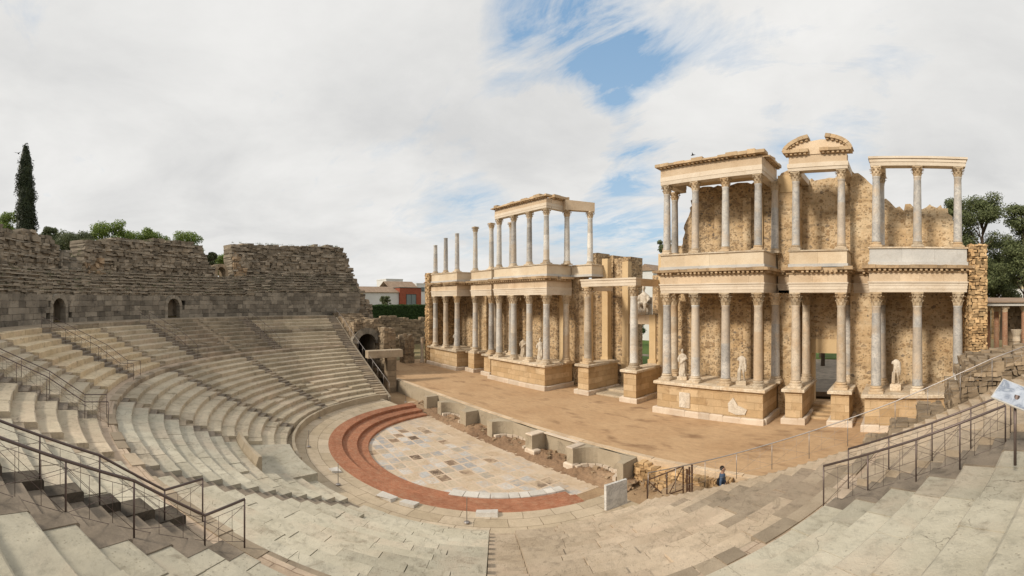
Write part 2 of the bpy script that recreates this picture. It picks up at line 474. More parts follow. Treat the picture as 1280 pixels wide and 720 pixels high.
def m_leaf(name, a, b, trans=0.25):
    n = NT(name)
    g = n.new('ShaderNodeNewGeometry')
    v = n.coord()
    f = n.math('ADD', n.math('MULTIPLY', g.outputs['Random Per Island'], 0.6), n.math('MULTIPLY', n.noise(v, 0.7, 3), 0.4))
    col = n.ramp(f, [(0.15, a), (0.85, b)])
    n.b.inputs['Subsurface Weight'].default_value = 0.0
    n.b.inputs['Transmission Weight'].default_value = 0.0
    n.out(col, rough=0.6)
    tr = n.new('ShaderNodeBsdfTranslucent')
    n.put(tr, 0, col)
    ms = n.new('ShaderNodeMixShader')
    ms.inputs[0].default_value = trans
    n.t.links.new(n.b.outputs[0], ms.inputs[1])
    n.t.links.new(tr.outputs[0], ms.inputs[2])
    n.t.links.new(ms.outputs[0], n.t.nodes['Material Output'].inputs[0])
    return n.m


M['leaf_cypress'] = m_leaf('cypress foliage', (0.014, 0.022, 0.010), (0.045, 0.060, 0.024), 0.1)
M['leaf_pine'] = m_leaf('pine foliage', (0.065, 0.085, 0.036), (0.185, 0.21, 0.09))
M['leaf_green'] = m_leaf('green foliage', (0.12, 0.18, 0.04), (0.28, 0.36, 0.09))
M['leaf_hedge'] = m_leaf('hedge foliage', (0.022, 0.050, 0.012), (0.07, 0.125, 0.03), 0.15)
M['leaf_olive'] = m_leaf('grey green foliage', (0.08, 0.10, 0.045), (0.19, 0.215, 0.11))
M['wall_white'] = m_stone('white render', (0.62, 0.62, 0.60), (0.74, 0.74, 0.72), (0.5, 0.48, 0.45), 0.3, (0.98, 1.02), 0.3)
M['wall_cream'] = m_stone('cream render', (0.66, 0.54, 0.33), (0.74, 0.63, 0.42), (0.5, 0.4, 0.27), 0.3, (0.98, 1.02), 0.3)
M['wall_red'] = m_ashlar('red brick facing', (0.33, 0.085, 0.045), (0.38, 0.11, 0.06), (0.30, 0.12, 0.08), 0.4, 0.12, (0.25, 0.08, 0.05), 0.2)
M['roof_brown'] = m_ashlar('brown roof sheets', (0.34, 0.24, 0.17), (0.38, 0.28, 0.20), (0.24, 0.17, 0.12), 1.2, 0.5, (0.2, 0.14, 0.1), 0.3)
M['roof_tile'] = m_ashlar('terracotta tiles', (0.46, 0.19, 0.10), (0.54, 0.26, 0.15), (0.26, 0.11, 0.06), 0.25, 0.35, (0.3, 0.14, 0.08), 0.4)
M['glass'] = m_plain('window glass', (0.16, 0.20, 0.20), 0.15)
M['frame'] = m_plain('window frame', (0.05, 0.06, 0.055), 0.5)
M['brick_col'] = m_ashlar('old brick', (0.44, 0.19, 0.105), (0.54, 0.30, 0.18), (0.46, 0.36, 0.26), 0.32, 0.10, (0.52, 0.42, 0.31), 0.6)


# ------------------------------------------------------------------ mesh builder
class MB:
    def __init__(s):
        s.v, s.f, s.uv = [], [], []

    def poly(s, pts, uv=None):
        b = len(s.v)
        s.v += [tuple(p) for p in pts]
        s.f.append(tuple(range(b, b + len(pts))))
        s.uv.append(uv)

    def add(s, vs, fs, uvs=None):
        b = len(s.v)
        s.v += [tuple(p) for p in vs]
        for i, f in enumerate(fs):
            s.f.append(tuple(b + k for k in f))
            s.uv.append(uvs[i] if uvs else None)

    def box(s, x0, x1, y0, y1, z0, z1, j=0.0):
        vs = [(x, y, z) for z in (z0, z1) for y in (y0, y1) for x in (x0, x1)]
        if j:
            vs = [(a + U(-j, j), b + U(-j, j), c + U(-j, j)) for a, b, c in vs]
        s.add(vs, [(0, 2, 3, 1), (4, 5, 7, 6), (0, 1, 5, 4), (1, 3, 7, 5), (3, 2, 6, 7), (2, 0, 4, 6)])

    def obox(s, c, ax, ay, hx, hy, z0, z1, j=0.0):
        """box with its own horizontal axes ax, ay (unit 2-vectors)"""
        vs = []
        for z in (z0, z1):
            for sy in (-1, 1):
                for sx in (-1, 1):
                    vs.append((c[0] + ax[0] * hx * sx + ay[0] * hy * sy + U(-j, j), c[1] + ax[1] * hx * sx + ay[1] * hy * sy + U(-j, j), z + U(-j, j)))
        s.add(vs, [(0, 2, 3, 1), (4, 5, 7, 6), (0, 1, 5, 4), (1, 3, 7, 5), (3, 2, 6, 7), (2, 0, 4, 6)])

    def cboxc(s, x0, x1, y0, y1, z0, z1, c=0.03):
        """box whose top edges are worn back by c"""
        b = [(x0, y0, z0), (x1, y0, z0), (x1, y1, z0), (x0, y1, z0)]
        m_ = [(x, y, z1 - c) for x, y, _ in b]
        t = [(x0 + c, y0 + c, z1), (x1 - c, y0 + c, z1), (x1 - c, y1 - c, z1), (x0 + c, y1 - c, z1)]
        fs = [(3, 2, 1, 0), (8, 9, 10, 11)]
        for i in range(4):
            k = (i + 1) % 4
            fs += [(i, k, 4 + k, 4 + i), (4 + i, 4 + k, 8 + k, 8 + i)]
        s.add(b + m_ + t, fs)

    def prism_xz(s, pts, y0, y1):
        n = len(pts)
        vs = [(x, y0, z) for x, z in pts] + [(x, y1, z) for x, z in pts]
        fs = [tuple(range(n)), tuple(range(2 * n - 1, n - 1, -1))]
        fs += [(i, n + i, n + (i + 1) % n, (i + 1) % n) for i in range(n)]
        s.add(vs, fs)

    def prism_xy(s, pts, z0, z1):
        n = len(pts)
        vs = [(x, y, z0) for x, y in pts] + [(x, y, z1) for x, y in pts]
        fs = [tuple(range(n - 1, -1, -1)), tuple(range(n, 2 * n))]
        fs += [(i, (i + 1) % n, n + (i + 1) % n, n + i) for i in range(n)]
        s.add(vs, fs)

    def lathe(s, prof, seg=20, c=(0, 0), z0=0.0, cap=True):
        b = len(s.v)
        for r, z in prof:
            for i in range(seg):
                a = 2 * PI * i / seg
                s.v.append((c[0] + r * math.cos(a), c[1] + r * math.sin(a), z0 + z))
        for k in range(len(prof) - 1):
            for i in range(seg):
                j = (i + 1) % seg
                s.f.append((b + k * seg + i, b + k * seg + j, b + (k + 1) * seg + j, b + (k + 1) * seg + i))
                s.uv.append(None)
        if cap:
            s.f.append(tuple(b + i for i in range(seg - 1, -1, -1)))
            s.f.append(tuple(b + (len(prof) - 1) * seg + i for i in range(seg)))
            s.uv += [None, None]

    def arc(s, prof, a0, a1, n=2, c=(0.0, YC), jit=0.0):
        """closed (r, z) profile swept round the orchestra centre; one island"""
        b = len(s.v)
        m_ = len(prof)
        for i in range(n + 1):
            a = a0 + (a1 - a0) * i / n
            sa, ca = math.sin(a), math.cos(a)
            for r, z in prof:
                s.v.append((c[0] + r * sa, c[1] - r * ca, z))
        ln = [0.0]
        for i in range(m_):
            p, q = prof[i], prof[(i + 1) % m_]
            ln.append(ln[-1] + math.hypot(p[0] - q[0], p[1] - q[1]))
        for i in range(n):
            u0, u1 = [(a0 + (a1 - a0) * t / n) * prof[0][0] for t in (i, i + 1)]
            for k in range(m_):
                q = (k + 1) % m_
                s.f.append((b + i * m_ + k, b + i * m_ + q, b + (i + 1) * m_ + q, b + (i + 1) * m_ + k))
                s.uv.append([(u0, ln[k]), (u0, ln[k + 1]), (u1, ln[k + 1]), (u1, ln[k])])
        s.f.append(tuple(b + k for k in range(m_ - 1, -1, -1)))
        s.f.append(tuple(b + n * m_ + k for k in range(m_)))
        s.uv += [None, None]

    def tube(s, pts, r, n=8, cap=True):
        pts = [Vector(p) for p in pts]
        b = len(s.v)
        for i, p in enumerate(pts):
            if i == 0:
                d = pts[1] - p
            elif i == len(pts) - 1:
                d = p - pts[i - 1]
            else:
                d = (pts[i + 1] - p).normalized() + (p - pts[i - 1]).normalized()
            d.normalize()
            up = Vector((0, 0, 1)) if abs(d.z) < 0.9 else Vector((1, 0, 0))
            x = d.cross(up).normalized()
            y = d.cross(x)
            rr = r[i] if isinstance(r, (list, tuple)) else r
            for k in range(n):
                a = 2 * PI * k / n
                s.v.append(tuple(p + x * math.cos(a) * rr + y * math.sin(a) * rr))
        for i in range(len(pts) - 1):
            for k in range(n):
                q = (k + 1) % n
                s.f.append((b + i * n + k, b + i * n + q, b + (i + 1) * n + q, b + (i + 1) * n + k))
                s.uv.append(None)
        if cap:
            s.f.append(tuple(b + k for k in range(n - 1, -1, -1)))
            s.f.append(tuple(b + (len(pts) - 1) * n + k for k in range(n)))
            s.uv += [None, None]

    def mirror(s):
        s.v = [(-x, y, z) for x, y, z in s.v]
        s.f = [tuple(reversed(f)) for f in s.f]
        s.uv = [list(reversed(u)) if u else None for u in s.uv]
        return s

    def mesh(s, name, mat, smooth=False, recalc=True):
        me = bpy.data.meshes.new(name)
        if recalc:
            bm = bmesh.new()
            vs = [bm.verts.new(p) for p in s.v]
            uvl = bm.loops.layers.uv.new('UVMap')
            for f, uv in zip(s.f, s.uv):
                try:
                    fc = bm.faces.new([vs[i] for i in f])
                except ValueError:
                    continue
                fc.normal_update()
                nrm = fc.normal
                for i, lp in enumerate(fc.loops):
                    if uv:
                        lp[uvl].uv = uv[i]
                    else:
                        p = lp.vert.co
                        if abs(nrm.z) > 0.7:
                            lp[uvl].uv = (p.x, p.y)
                        else:
                            t = Vector((-nrm.y, nrm.x, 0))
                            t.normalize()
                            lp[uvl].uv = (p.x * t.x + p.y * t.y, p.z)
                fc.smooth = smooth
            bmesh.ops.recalc_face_normals(bm, faces=bm.faces)
            bm.to_mesh(me)
            bm.free()
        else:
            me.from_pydata(s.v, [], s.f)
            me.update()
        me.materials.append(mat)
        return me

    def build(s, name, mat, parent=None, smooth=False, recalc=True):
        o = bpy.data.objects.new(name, s.mesh(name, mat, smooth, recalc))
        COL.objects.link(o)
        if parent is not None:
            o.parent = parent
            o.matrix_parent_inverse = Matrix.Translation(-parent.location)
        return o


def tag(o, label, cat, group=None, kind=None):
    o['label'] = label
    o['category'] = cat
    if group:
        o['group'] = group
    o['kind'] = kind or 'thing'
    return o


def thing(name, label, cat, group=None, loc=(0, 0, 0)):
    o = bpy.data.objects.new(name, None)
    o.empty_display_size = 0.3
    COL.objects.link(o)
    o.location = loc
    return tag(o, label, cat, group)


def structure(o):
    o['kind'] = 'structure'
    return o


def link(name, mesh, parent, loc=(0, 0, 0), scale=(1, 1, 1), mat=None):
    o = bpy.data.objects.new(name, mesh)
    COL.objects.link(o)
    o.parent = parent
    o.location = loc
    o.scale = scale
    if mat is not None:
        o.material_slots[0].link = 'OBJECT'
        o.material_slots[0].material = mat
    return o


# ------------------------------------------------------------------ camera, light, sky
F_PX, X0_PX, YH_PX = 555.81, 1130.8, 375.37       # photo pixels: a cylindrical panorama
cd = bpy.data.cameras.new('camera')
cam = bpy.data.objects.new('camera', cd)
COL.objects.link(cam)
scene.camera = cam
cd.type = 'PANO'
cd.panorama_type = 'CENTRAL_CYLINDRICAL'
cd.central_cylindrical_range_u_min = -640 / F_PX
cd.central_cylindrical_range_u_max = 640 / F_PX
cd.central_cylindrical_range_v_min = -(720 - YH_PX) / F_PX
cd.central_cylindrical_range_v_max = YH_PX / F_PX
cd.central_cylindrical_radius = 1.0
cd.clip_start = 0.05
cd.clip_end = 4000
cam.location = CAM
cam.rotation_euler = (PI / 2, 0, (X0_PX - 640) / F_PX)

SUN_AZ = math.atan2(-0.26, -1.0)       # horizontal direction toward the sun, measured from +Y to +X
SUN_EL = D2R(33)
sd = Vector((math.sin(SUN_AZ) * math.cos(SUN_EL), math.cos(SUN_AZ) * math.cos(SUN_EL), math.sin(SUN_EL)))
ld = bpy.data.lights.new('sun', 'SUN')
ld.energy = 3.2
ld.angle = D2R(9.0)
ld.color = (1.0, 0.90, 0.76)
lo = bpy.data.objects.new('sun', ld)
COL.objects.link(lo)
lo.rotation_euler = sd.to_track_quat('Z', 'Y').to_euler()

w = bpy.data.worlds.new('World')
scene.world = w
w.use_nodes = True
nt = w.node_tree
bg = nt.nodes['Background']
sky = nt.nodes.new('ShaderNodeTexSky')
sky.sky_type = 'NISHITA'
sky.sun_disc = False
sky.sun_elevation = SUN_EL
sky.sun_rotation = SUN_AZ
sky.air_density = 1.0
sky.dust_density = 1.2
sky.ozone_density = 1.5


def wn(typ, **kw):
    n = nt.nodes.new(typ)
    for k, v in kw.items():
        setattr(n, k, v)
    return n


def wm(op, a, b=0.0, clamp=False):
    n = wn('ShaderNodeMath', operation=op, use_clamp=clamp)
    for i, v in enumerate((a, b)):
        if isinstance(v, bpy.types.NodeSocket):
            nt.links.new(v, n.inputs[i])
        else:
            n.inputs[i].default_value = v
    return n.outputs[0]


def wramp(f, stops):
    n = wn('ShaderNodeValToRGB')
    nt.links.new(f, n.inputs[0])
    e = n.color_ramp.elements
    while len(e) < len(stops):
        e.new(0.5)
    for x, (p, c) in zip(e, stops):
        x.position = p
        x.color = (c[0], c[1], c[2], 1) if isinstance(c, tuple) else (c, c, c, 1)
    return n.outputs[0]


tc = wn('ShaderNodeTexCoord')
gen = tc.outputs['Generated']
sx = wn('ShaderNodeSeparateXYZ')
nt.links.new(gen, sx.inputs[0])
zz = wm('ADD', wm('MAXIMUM', sx.outputs[2], 0.0), 0.16)
cx = wn('ShaderNodeCombineXYZ')
nt.links.new(wm('DIVIDE', sx.outputs[0], zz), cx.inputs[0])
nt.links.new(wm('DIVIDE', sx.outputs[1], zz), cx.inputs[1])


def wnoise(vec, scale, detail, rough, dist=0.0, off=(0, 0, 0), sc=(1, 1, 1), rot=0.0):
    mp = wn('ShaderNodeMapping')
    nt.links.new(vec, mp.inputs[0])
    mp.inputs['Location'].default_value = off
    mp.inputs['Scale'].default_value = sc
    mp.inputs['Rotation'].default_value = (0, 0, rot)
    n = wn('ShaderNodeTexNoise')
    nt.links.new(mp.outputs[0], n.inputs['Vector'])
    n.inputs['Scale'].default_value = scale
    n.inputs['Detail'].default_value = detail
    n.inputs['Roughness'].default_value = rough
    n.inputs['Distortion'].default_value = dist
    return n.outputs['Fac']


def pixdir(px, py):
    t = (px - X0_PX) / F_PX
    s = (YH_PX - py) / F_PX
    return Vector((math.sin(t), math.cos(t), s)).normalized()


def hole(px, py, c0, c1):
    """1 near a direction of the sky, falling to 0: where the cloud deck thins out"""
    d = wn('ShaderNodeVectorMath', operation='DOT_PRODUCT')
    nrm = wn('ShaderNodeVectorMath', operation='NORMALIZE')
    nt.links.new(gen, nrm.inputs[0])
    nt.links.new(nrm.outputs[0], d.inputs[0])
    d.inputs[1].default_value = pixdir(px, py)
    mr = wn('ShaderNodeMapRange', interpolation_type='SMOOTHSTEP')
    nt.links.new(d.outputs['Value'], mr.inputs[0])
    mr.inputs[1].default_value = math.cos(D2R(c0))
    mr.inputs[2].default_value = math.cos(D2R(c1))
    return mr.outputs[0]


cv = cx.outputs[0]
cover = wnoise(cv, 0.75, 9, 0.62, 0.5, (3.1, 0.4, 0), (1, 1, 1), 0.5)
wisp = wnoise(cv, 2.1, 9, 0.66, 0.9, (7.3, 2.0, 0), (0.55, 1.3, 1), 0.9)
dens = wm('ADD', wm('MULTIPLY', cover, 0.52), wm('MULTIPLY', wisp, 0.48))
gaps = wm('ADD', wm('MULTIPLY', hole(700, 45, 12, 0), 0.30), wm('MULTIPLY', hole(850, 70, 16, 0), 0.10))
gaps = wm('ADD', gaps, wm('MULTIPLY', hole(600, 258, 10, 0), 0.17))
gaps = wm('ADD', gaps, wm('MULTIPLY', hole(775, 262, 14, 0), 0.26))
gaps = wm('ADD', gaps, wm('MULTIPLY', hole(830, 110, 12, 0), 0.10))
gaps = wm('ADD', gaps, wm('MULTIPLY', hole(1010, 120, 16, 0), 0.15))
brk = wnoise(cv, 3.2, 8, 0.65, 0.7, (2.2, 9.1, 0), (0.7, 1.2, 1), 0.9)
gaps = wm('MULTIPLY', gaps, wm('ADD', wm('MULTIPLY', brk, 2.6), -0.42))
gaps = wm('SUBTRACT', gaps, wm('MULTIPLY', hole(690, 185, 10, 0), 0.26))
gaps = wm('SUBTRACT', gaps, wm('MULTIPLY', hole(870, 185, 11, 0), 0.24))
gaps = wm('SUBTRACT', gaps, wm('MULTIPLY', hole(960, 40, 14, 0), 0.16))
dens = wm('SUBTRACT', wm('ADD', dens, 0.16), gaps)
mask = wramp(dens, [(0.36, 0.0), (0.46, 0.55), (0.60, 1.0)])
shade = wnoise(cv, 0.9, 8, 0.6, 0.3, (1.3, 5.1, 0))
tone = wramp(shade, [(0.30, (6.6, 6.6, 6.55)), (0.50, (7.8, 7.75, 7.6)), (0.72, (9.0, 8.9, 8.7))])
mixs = wn('ShaderNodeMix', data_type='RGBA')
nt.links.new(mask, mixs.inputs[0])
# thin high haze whitens the blue between the clouds
hz = wn('ShaderNodeMix', data_type='RGBA')
hz.inputs[0].default_value = 0.72
nt.links.new(sky.outputs[0], hz.inputs[6])
nt.links.new(wramp(sx.outputs[2], [(0.05, (5.9, 7.4, 8.5)), (0.28, (4.2, 6.2, 8.2)), (0.55, (2.9, 4.9, 7.4))]), hz.inputs[7])
nt.links.new(hz.outputs[2], mixs.inputs[6])
nt.links.new(tone, mixs.inputs[7])
nt.links.new(mixs.outputs[2], bg.inputs[0])
bg.inputs[1].default_value = 0.097

vs_ = scene.view_settings
vs_.view_transform = 'Standard'
vs_.look = 'None'
vs_.exposure = 0.07
vs_.gamma = 1.0
vs_.use_curve_mapping = False
scene.cycles.max_bounces = 5
scene.cycles.diffuse_bounces = 3
scene.cycles.glossy_bounces = 2
scene.cycles.transmission_bounces = 2
scene.cycles.use_denoising = True


# ------------------------------------------------------------------ ground and floors
def ground_h(x, y):
    rc = math.hypot(x, y - YC)
    low = -1.75
    # behind the auditorium the hill carries the ground up to its rim
    hill = lerp(low, 9.6, sstep(38.5, 42.0, rc)) + 0.5 * sstep(45, 90, rc)
    back = lerp(low, 0.35, sstep(8.2, 9.6, y)) + 0.25 * sstep(12, 40, y)
    left = lerp(low, 0.25, sstep(-31, -33.5, x)) + 5.3 * sstep(-44, -52, x)
    right = lerp(low, 3.4, sstep(33, 35, x)) + 2.0 * sstep(45, 70, x)
    if y < -9:
        h = hill
        if y > -17 and rc > 33:
            t = sstep(-17, -9, y)
            h = lerp(hill, left if x < 0 else right, t)
    else:
        h = back
        if x < -29:
            h = lerp(back, left, sstep(-29, -33, x)) if y > 8 else left
        elif x > 31:
            h = lerp(back, right, sstep(31, 36, x)) if y > 8 else right
    return h + 0.10 * nz(x * 0.25, y * 0.25)


gx = sorted(set([-1500, -700, -350, -220, -160, -130] + [i * 2.0 for i in range(-60, 61)] + [130, 160, 220, 350, 700, 1500]))
g = MB()
for y in gx:
    for x in gx:
        g.v.append((x, y, ground_h(x, y) if abs(x) < 121 and abs(y) < 121 else ground_h(max(-120, min(120, x)), max(-120, min(120, y)))))
nn = len(gx)
for j in range(nn - 1):
    for i in range(nn - 1):
        g.f.append((j * nn + i, j * nn + i + 1, (j + 1) * nn + i + 1, (j + 1) * nn + i))
g.uv = [None] * len(g.f)
structure(g.build('ground', M['ground'], recalc=False))

# stage floor, a thin slab of sandy ground behind the stage-front wall
g = MB()
g.box(-31.5, 30.2, -9.5, 8.6, -0.4, 0.0)
structure(g.build('stage_floor', M['sand']))
g = MB()
g.box(-45.5, -31.5, -13.0, 14.0, -0.5, 0.02)
structure(g.build('side_court_floor', M['sand']))

# garden behind the stage building, seen through the doorways
g = MB()
g.box(-40, 2, 15.0, 44.0, 0.4, 0.72)
g.box(2.0, 40, 30.0, 60.0, 0.4, 0.72)
structure(g.build('lawn', M['grass']))
g = MB()
g.box(-30, 30, 8.6, 15.0, 0.2, 0.62)
g.box(2.0, 30, 15.0, 30.0, 0.2, 0.62)
g.box(-40, 2, 23.0, 25.0, 0.4, 0.725)
structure(g.build('garden_path', M['step_dark']))  # dark stone puts the stage wall's shade into the path colour

# orchestra floor
g = MB()
pts = [(9.6 * math.cos(a), YC + 9.6 * math.sin(a)) for a in [PI + i * PI / 60 for i in range(61)]]
pts += [(10.4, -9.6), (-14.5, -9.6), (-14.5, YC)]
g.prism_xy(pts, -1.5, -1.25)
structure(g.build('orchestra_floor', M['orchestra']))
g = MB()
for sx_ in (-1, 1):
    g.box(min(sx_ * 9.0, sx_ * 31), max(sx_ * 9.0, sx_ * 31), -14.5, -9.55, -1.7, -1.262)
structure(g.build('side_passage_floor', M['earth']))
# strip of rubbly earth along the foot of the stage-front wall
g = MB()
nx, ny = 260, 30
for j in range(ny + 1):
    for i in range(nx + 1):
        x = lerp(-13.5, 11.2, i / nx)
        y = lerp(-11.95, -9.55, j / ny)
        z = -1.262 + 0.30 * sstep(0.05, 0.55, j / ny) * (0.7 + 0.9 * abs(nz(x * 0.9, y * 1.3, 2))) + (0.09 * nz(x * 3, y * 3) + 0.05 * nz(x * 7, y * 7)) * sstep(0, 0.25, j / ny) - 0.03 * (1 - sstep(0, 0.12, j / ny))
        g.v.append((x, y, z))
for j in range(ny):
    for i in range(nx):
        g.f.append((j * (nx + 1) + i, j * (nx + 1) + i + 1, (j + 1) * (nx + 1) + i + 1, (j + 1) * (nx + 1) + i))
        g.uv.append(None)
structure(g.build('earth_strip', M['earth_dark'], recalc=False, smooth=True))

# flagstone ring round the brick steps
g = MB()
pa, pe = -D2R(78), D2R(80)
g.arc([(11.55, -1.3), (11.55, -0.625), (12.6, -0.56), (13.95, -0.52), (15.1, -0.50), (15.1, -1.3)], pa, pe, 120)
structure(g.build('orchestra_paving', M['flag']))

# ------------------------------------------------------------------ the three brick steps
t = thing('brick_seating_steps', 'three wide semicircular red brick steps round the orchestra floor', 'steps', loc=(0, YC, -1.25))
for r0, r1, z in ((8.95, 9.75, -1.08), (9.7, 10.75, -0.86), (10.7, 11.6, -0.62)):
    b = MB()
    b.arc([(r0, -1.4), (r0, z - 0.02), (r0 + 0.02, z), (r1, z), (r1, -1.4)], -D2R(85), D2R(72.5), 110)
    b.build('brick_step', M['brick'], t)
t = thing('marble_border', 'broken white marble border slabs along the right end of the brick steps', 'border', loc=(6, -18, -1.1))
b = MB()
a = D2R(37)
while a < D2R(72):
    st = U(0.05, 0.11)
    b.arc([(8.62 + U(-0.06, 0.06), -1.3), (8.66, -1.02), (9.25 + U(0, 0.12), -1.0), (9.3, -1.3)], a, min(a + st, D2R(74)), 3)
    a += st + 0.004
b.build('border_slab', M['marble_white'], t)
for px_, ph, r, s, lab in ((0, 7, 12.2, 0.45, 'small pale marble fragment lying alone on the flagstone ring near the two thin posts'),
                           (1, 27, 12.05, 0.75, 'long white marble block lying at the edge of the brick steps, nearer the tall block'),
                           (2, 33, 12.0, 0.62, 'chunky white marble block lying beside the longer one at the brick steps'),
                           (3, 50, 11.85, 0.75, 'flat white marble block set at the seam of the brick step paving')):
    b = MB()
    x, y, _ = cyl(r, D2R(ph))
    ca, sa = math.cos(D2R(ph)), math.sin(D2R(ph))
    b.obox((x, y), (ca, sa), (-sa, ca), s * 0.62, 0.24, -0.62, -0.47, 0.05)
    tag(b.build('marble_block', M['marble_white']), lab, 'marble block', 'loose marble blocks on the orchestra paving')
b = MB()
ang = math.atan2(1.1, 0.29)
b.obox((12.6, -14.1), (math.cos(ang), math.sin(ang)), (-math.sin(ang), math.cos(ang)), 0.6, 0.07, -0.62, 0.55, 0.015)
tag(b.build('marble_slab', M['slab']), 'upright grey marble slab standing at the end of the brick steps', 'slab')

# ------------------------------------------------------------------ low curved parapet in front of the first row
t = thing('curved_parapet', 'thin low curved stone parapet before the lowest seat row, left half', 'parapet', loc=cyl(13.8, -0.6, -0.55))
b = MB()
a = -D2R(76)
while a < -D2R(3):
    st = U(0.07, 0.13)
    h = -0.02 + U(-0.03, 0.02)
    b.arc([(13.74, -0.6), (13.74, h), (13.92, h), (13.92, -0.6)], a, a + st, 3)
    a += st + 0.0012
b.build('parapet_slab', M['concrete'], t)

# ------------------------------------------------------------------ auditorium
RL = [14.24 + 0.781 * k for k in range(12)]          # front edge of the lower rows
ZL = [0.007 + 0.297 * k for k in range(12)]
WALK_R, WALK_Z = 23.61, 3.56
RU = [24.43 + 0.816 * k for k in range(9)]
ZU = [3.90 + 0.350 * k for k in range(9)]             # row 8 is the kerb of the upper walkway
HALL = 3.5                                            # the seats end this far short of the diameter


def end_phi(r):
    return math.acos(min(1.0, HALL / r))


def seat_row(name, parent, a0, a1, r0, r1, z0, z1, mat, lmin=0.9, lmax=1.7, wear=0.012, chip=0.02):
    b = MB()
    a = a0
    while a < a1 - 0.2 / r0:
        st = U(lmin, lmax) / r0
        e = a + st
        if e > a1 - 0.5 / r0:
            e = a1
        dz = U(-wear, wear)
        dr = U(-wear, wear)
        c = U(0.015, 0.05)
        lo_z = z0
        if rng.random() < chip:
            dz -= U(0.05, 0.12)
        n = max(1, int((e - a) * r0 / 0.45))
        b.arc([(r0 + dr, lo_z), (r0 + dr, z1 + dz - c), (r0 + dr + c * 1.2, z1 + dz), (r1, z1 + dz + 0.003), (r1, lo_z)], a + U(0.004, 0.014) / r0, e - U(0.004, 0.014) / r0, n)
        a = e
    return b.build(name, mat, parent)


LS = [D2R(x) for x in (-49.5, -23.6, 2.0, 27.3, 53.0)]           # lower stairs
US = [D2R(x) for x in (-61.8, -36.3, -10.8, 15.4, 38.7, 71.6)]    # railed stairs of the upper block
HW = 0.48                                                         # half width of a lower stair
lower_mat = ['olive', 'olive', 'cream', 'pale', 'pale', 'sandy']
lower_lab = ['olive seating wedge ending at the left end stair beside the vaulted passage, lower block',
             'olive seating wedge of the lower block, second from the left end stair',
             'cream seating wedge of the lower block, just left of the sunken platform',
             'pale seating wedge of the lower block, cut by the sunken platform',
             'pale grey green seating wedge of the lower block, facing the brick steps from below',
             'sandy brown seating wedge of the lower block, ending at the right end stair']
for wi in range(6):
    t = thing('seating_wedge', lower_lab[wi], 'seating', 'seating wedges of the lower block',
              cyl(15, (LS[wi] if wi < 5 else D2R(66)) - 0.1, 0))
    for k in range(12):
        r0, r1 = RL[k], (RL[k + 1] if k < 11 else WALK_R) + 0.12
        a0 = LS[wi - 1] + HW / r0 if wi > 0 else -end_phi(r0)
        a1 = LS[wi] - HW / r0 if wi < 5 else end_phi(r0)
        if wi == 2 and k < 4:
            a1 = D2R(-2.8)
        if wi == 3 and k < 4:
            a0 = D2R(15.6 - 0.25 * k)
        seat_row('seat_row', t, a0, a1, r0, r1, ZL[k] - 0.40, ZL[k], M['seat_' + lower_mat[wi]], 0.9, 1.7,
                 0.016 if lower_mat[wi] != 'sandy' else 0.028, 0.03)
# sunken platform with its curved breast wall
t = thing('sunken_platform', 'flat sunken platform cut into the lowest rows behind a curved breast wall', 'platform', loc=cyl(15.5, 0.1, 0))
b = MB()
b.arc([(14.2, -0.5), (14.2, 0.36), (17.4, 0.40), (17.4, -0.5)], D2R(-2.8), D2R(15.7), 14)
b.build('platform_floor', M['seat_pale'], t)
b = MB()
b.arc([(17.12, 0.3), (17.12, 1.62), (17.28, 1.62), (17.40, 1.3), (17.40, 0.3)], D2R(2.5), D2R(15.8), 14)
b.build('breast_wall', M['concrete'], t)

# stairs of the lower block
stair_lab = ['radial stone stair of the lower block, first from the left end', 'radial stone stair of the lower block, second from the left end',
             'radial stone stair of the lower block running down to the sunken platform',
             'radial stone stair of dark gritty blocks below the railed stair',
             'radial stone stair between pale grey green and sandy brown seats']


def step_blocks(t, a_c, hw, r0, r1, z0, z1, mat, depth=0.5):
    """two steps climbing from z0 to z1 between r0 and r1"""
    rm = (r0 + r1) / 2
    for ra, rb, z in ((r0, rm, (z0 + z1) / 2), (rm, r1, z1)):
        b = MB()
        dz = U(-0.012, 0.012)
        b.arc([(ra + U(-0.01, 0.01), z - depth), (ra, z + dz - 0.02), (ra + 0.02, z + dz), (rb + 0.06, z + dz), (rb + 0.06, z - depth)],
              a_c - (hw - 0.01) / ra, a_c + (hw - 0.01) / ra, 2)
        b.build('step', mat, t)


for i, p in enumerate(LS):
    t = thing('stone_stair', stair_lab[i], 'stair', 'radial stairs of the lower block', cyl(14.2, p, -0.4))
    for k in range(12):
        if i == 2 and k < 4:
            continue
        r0, r1 = RL[k], RL[k + 1] if k < 11 else WALK_R
        step_blocks(t, p, HW, r0, r1, ZL[k] - 0.307, ZL[k], M['seat_sandy'] if i == 4 else M['step_dark'] if k % 3 != 1 or i == 3 else M['step'])  # most steps darkened to imitate the shaded gaps of the stair notches

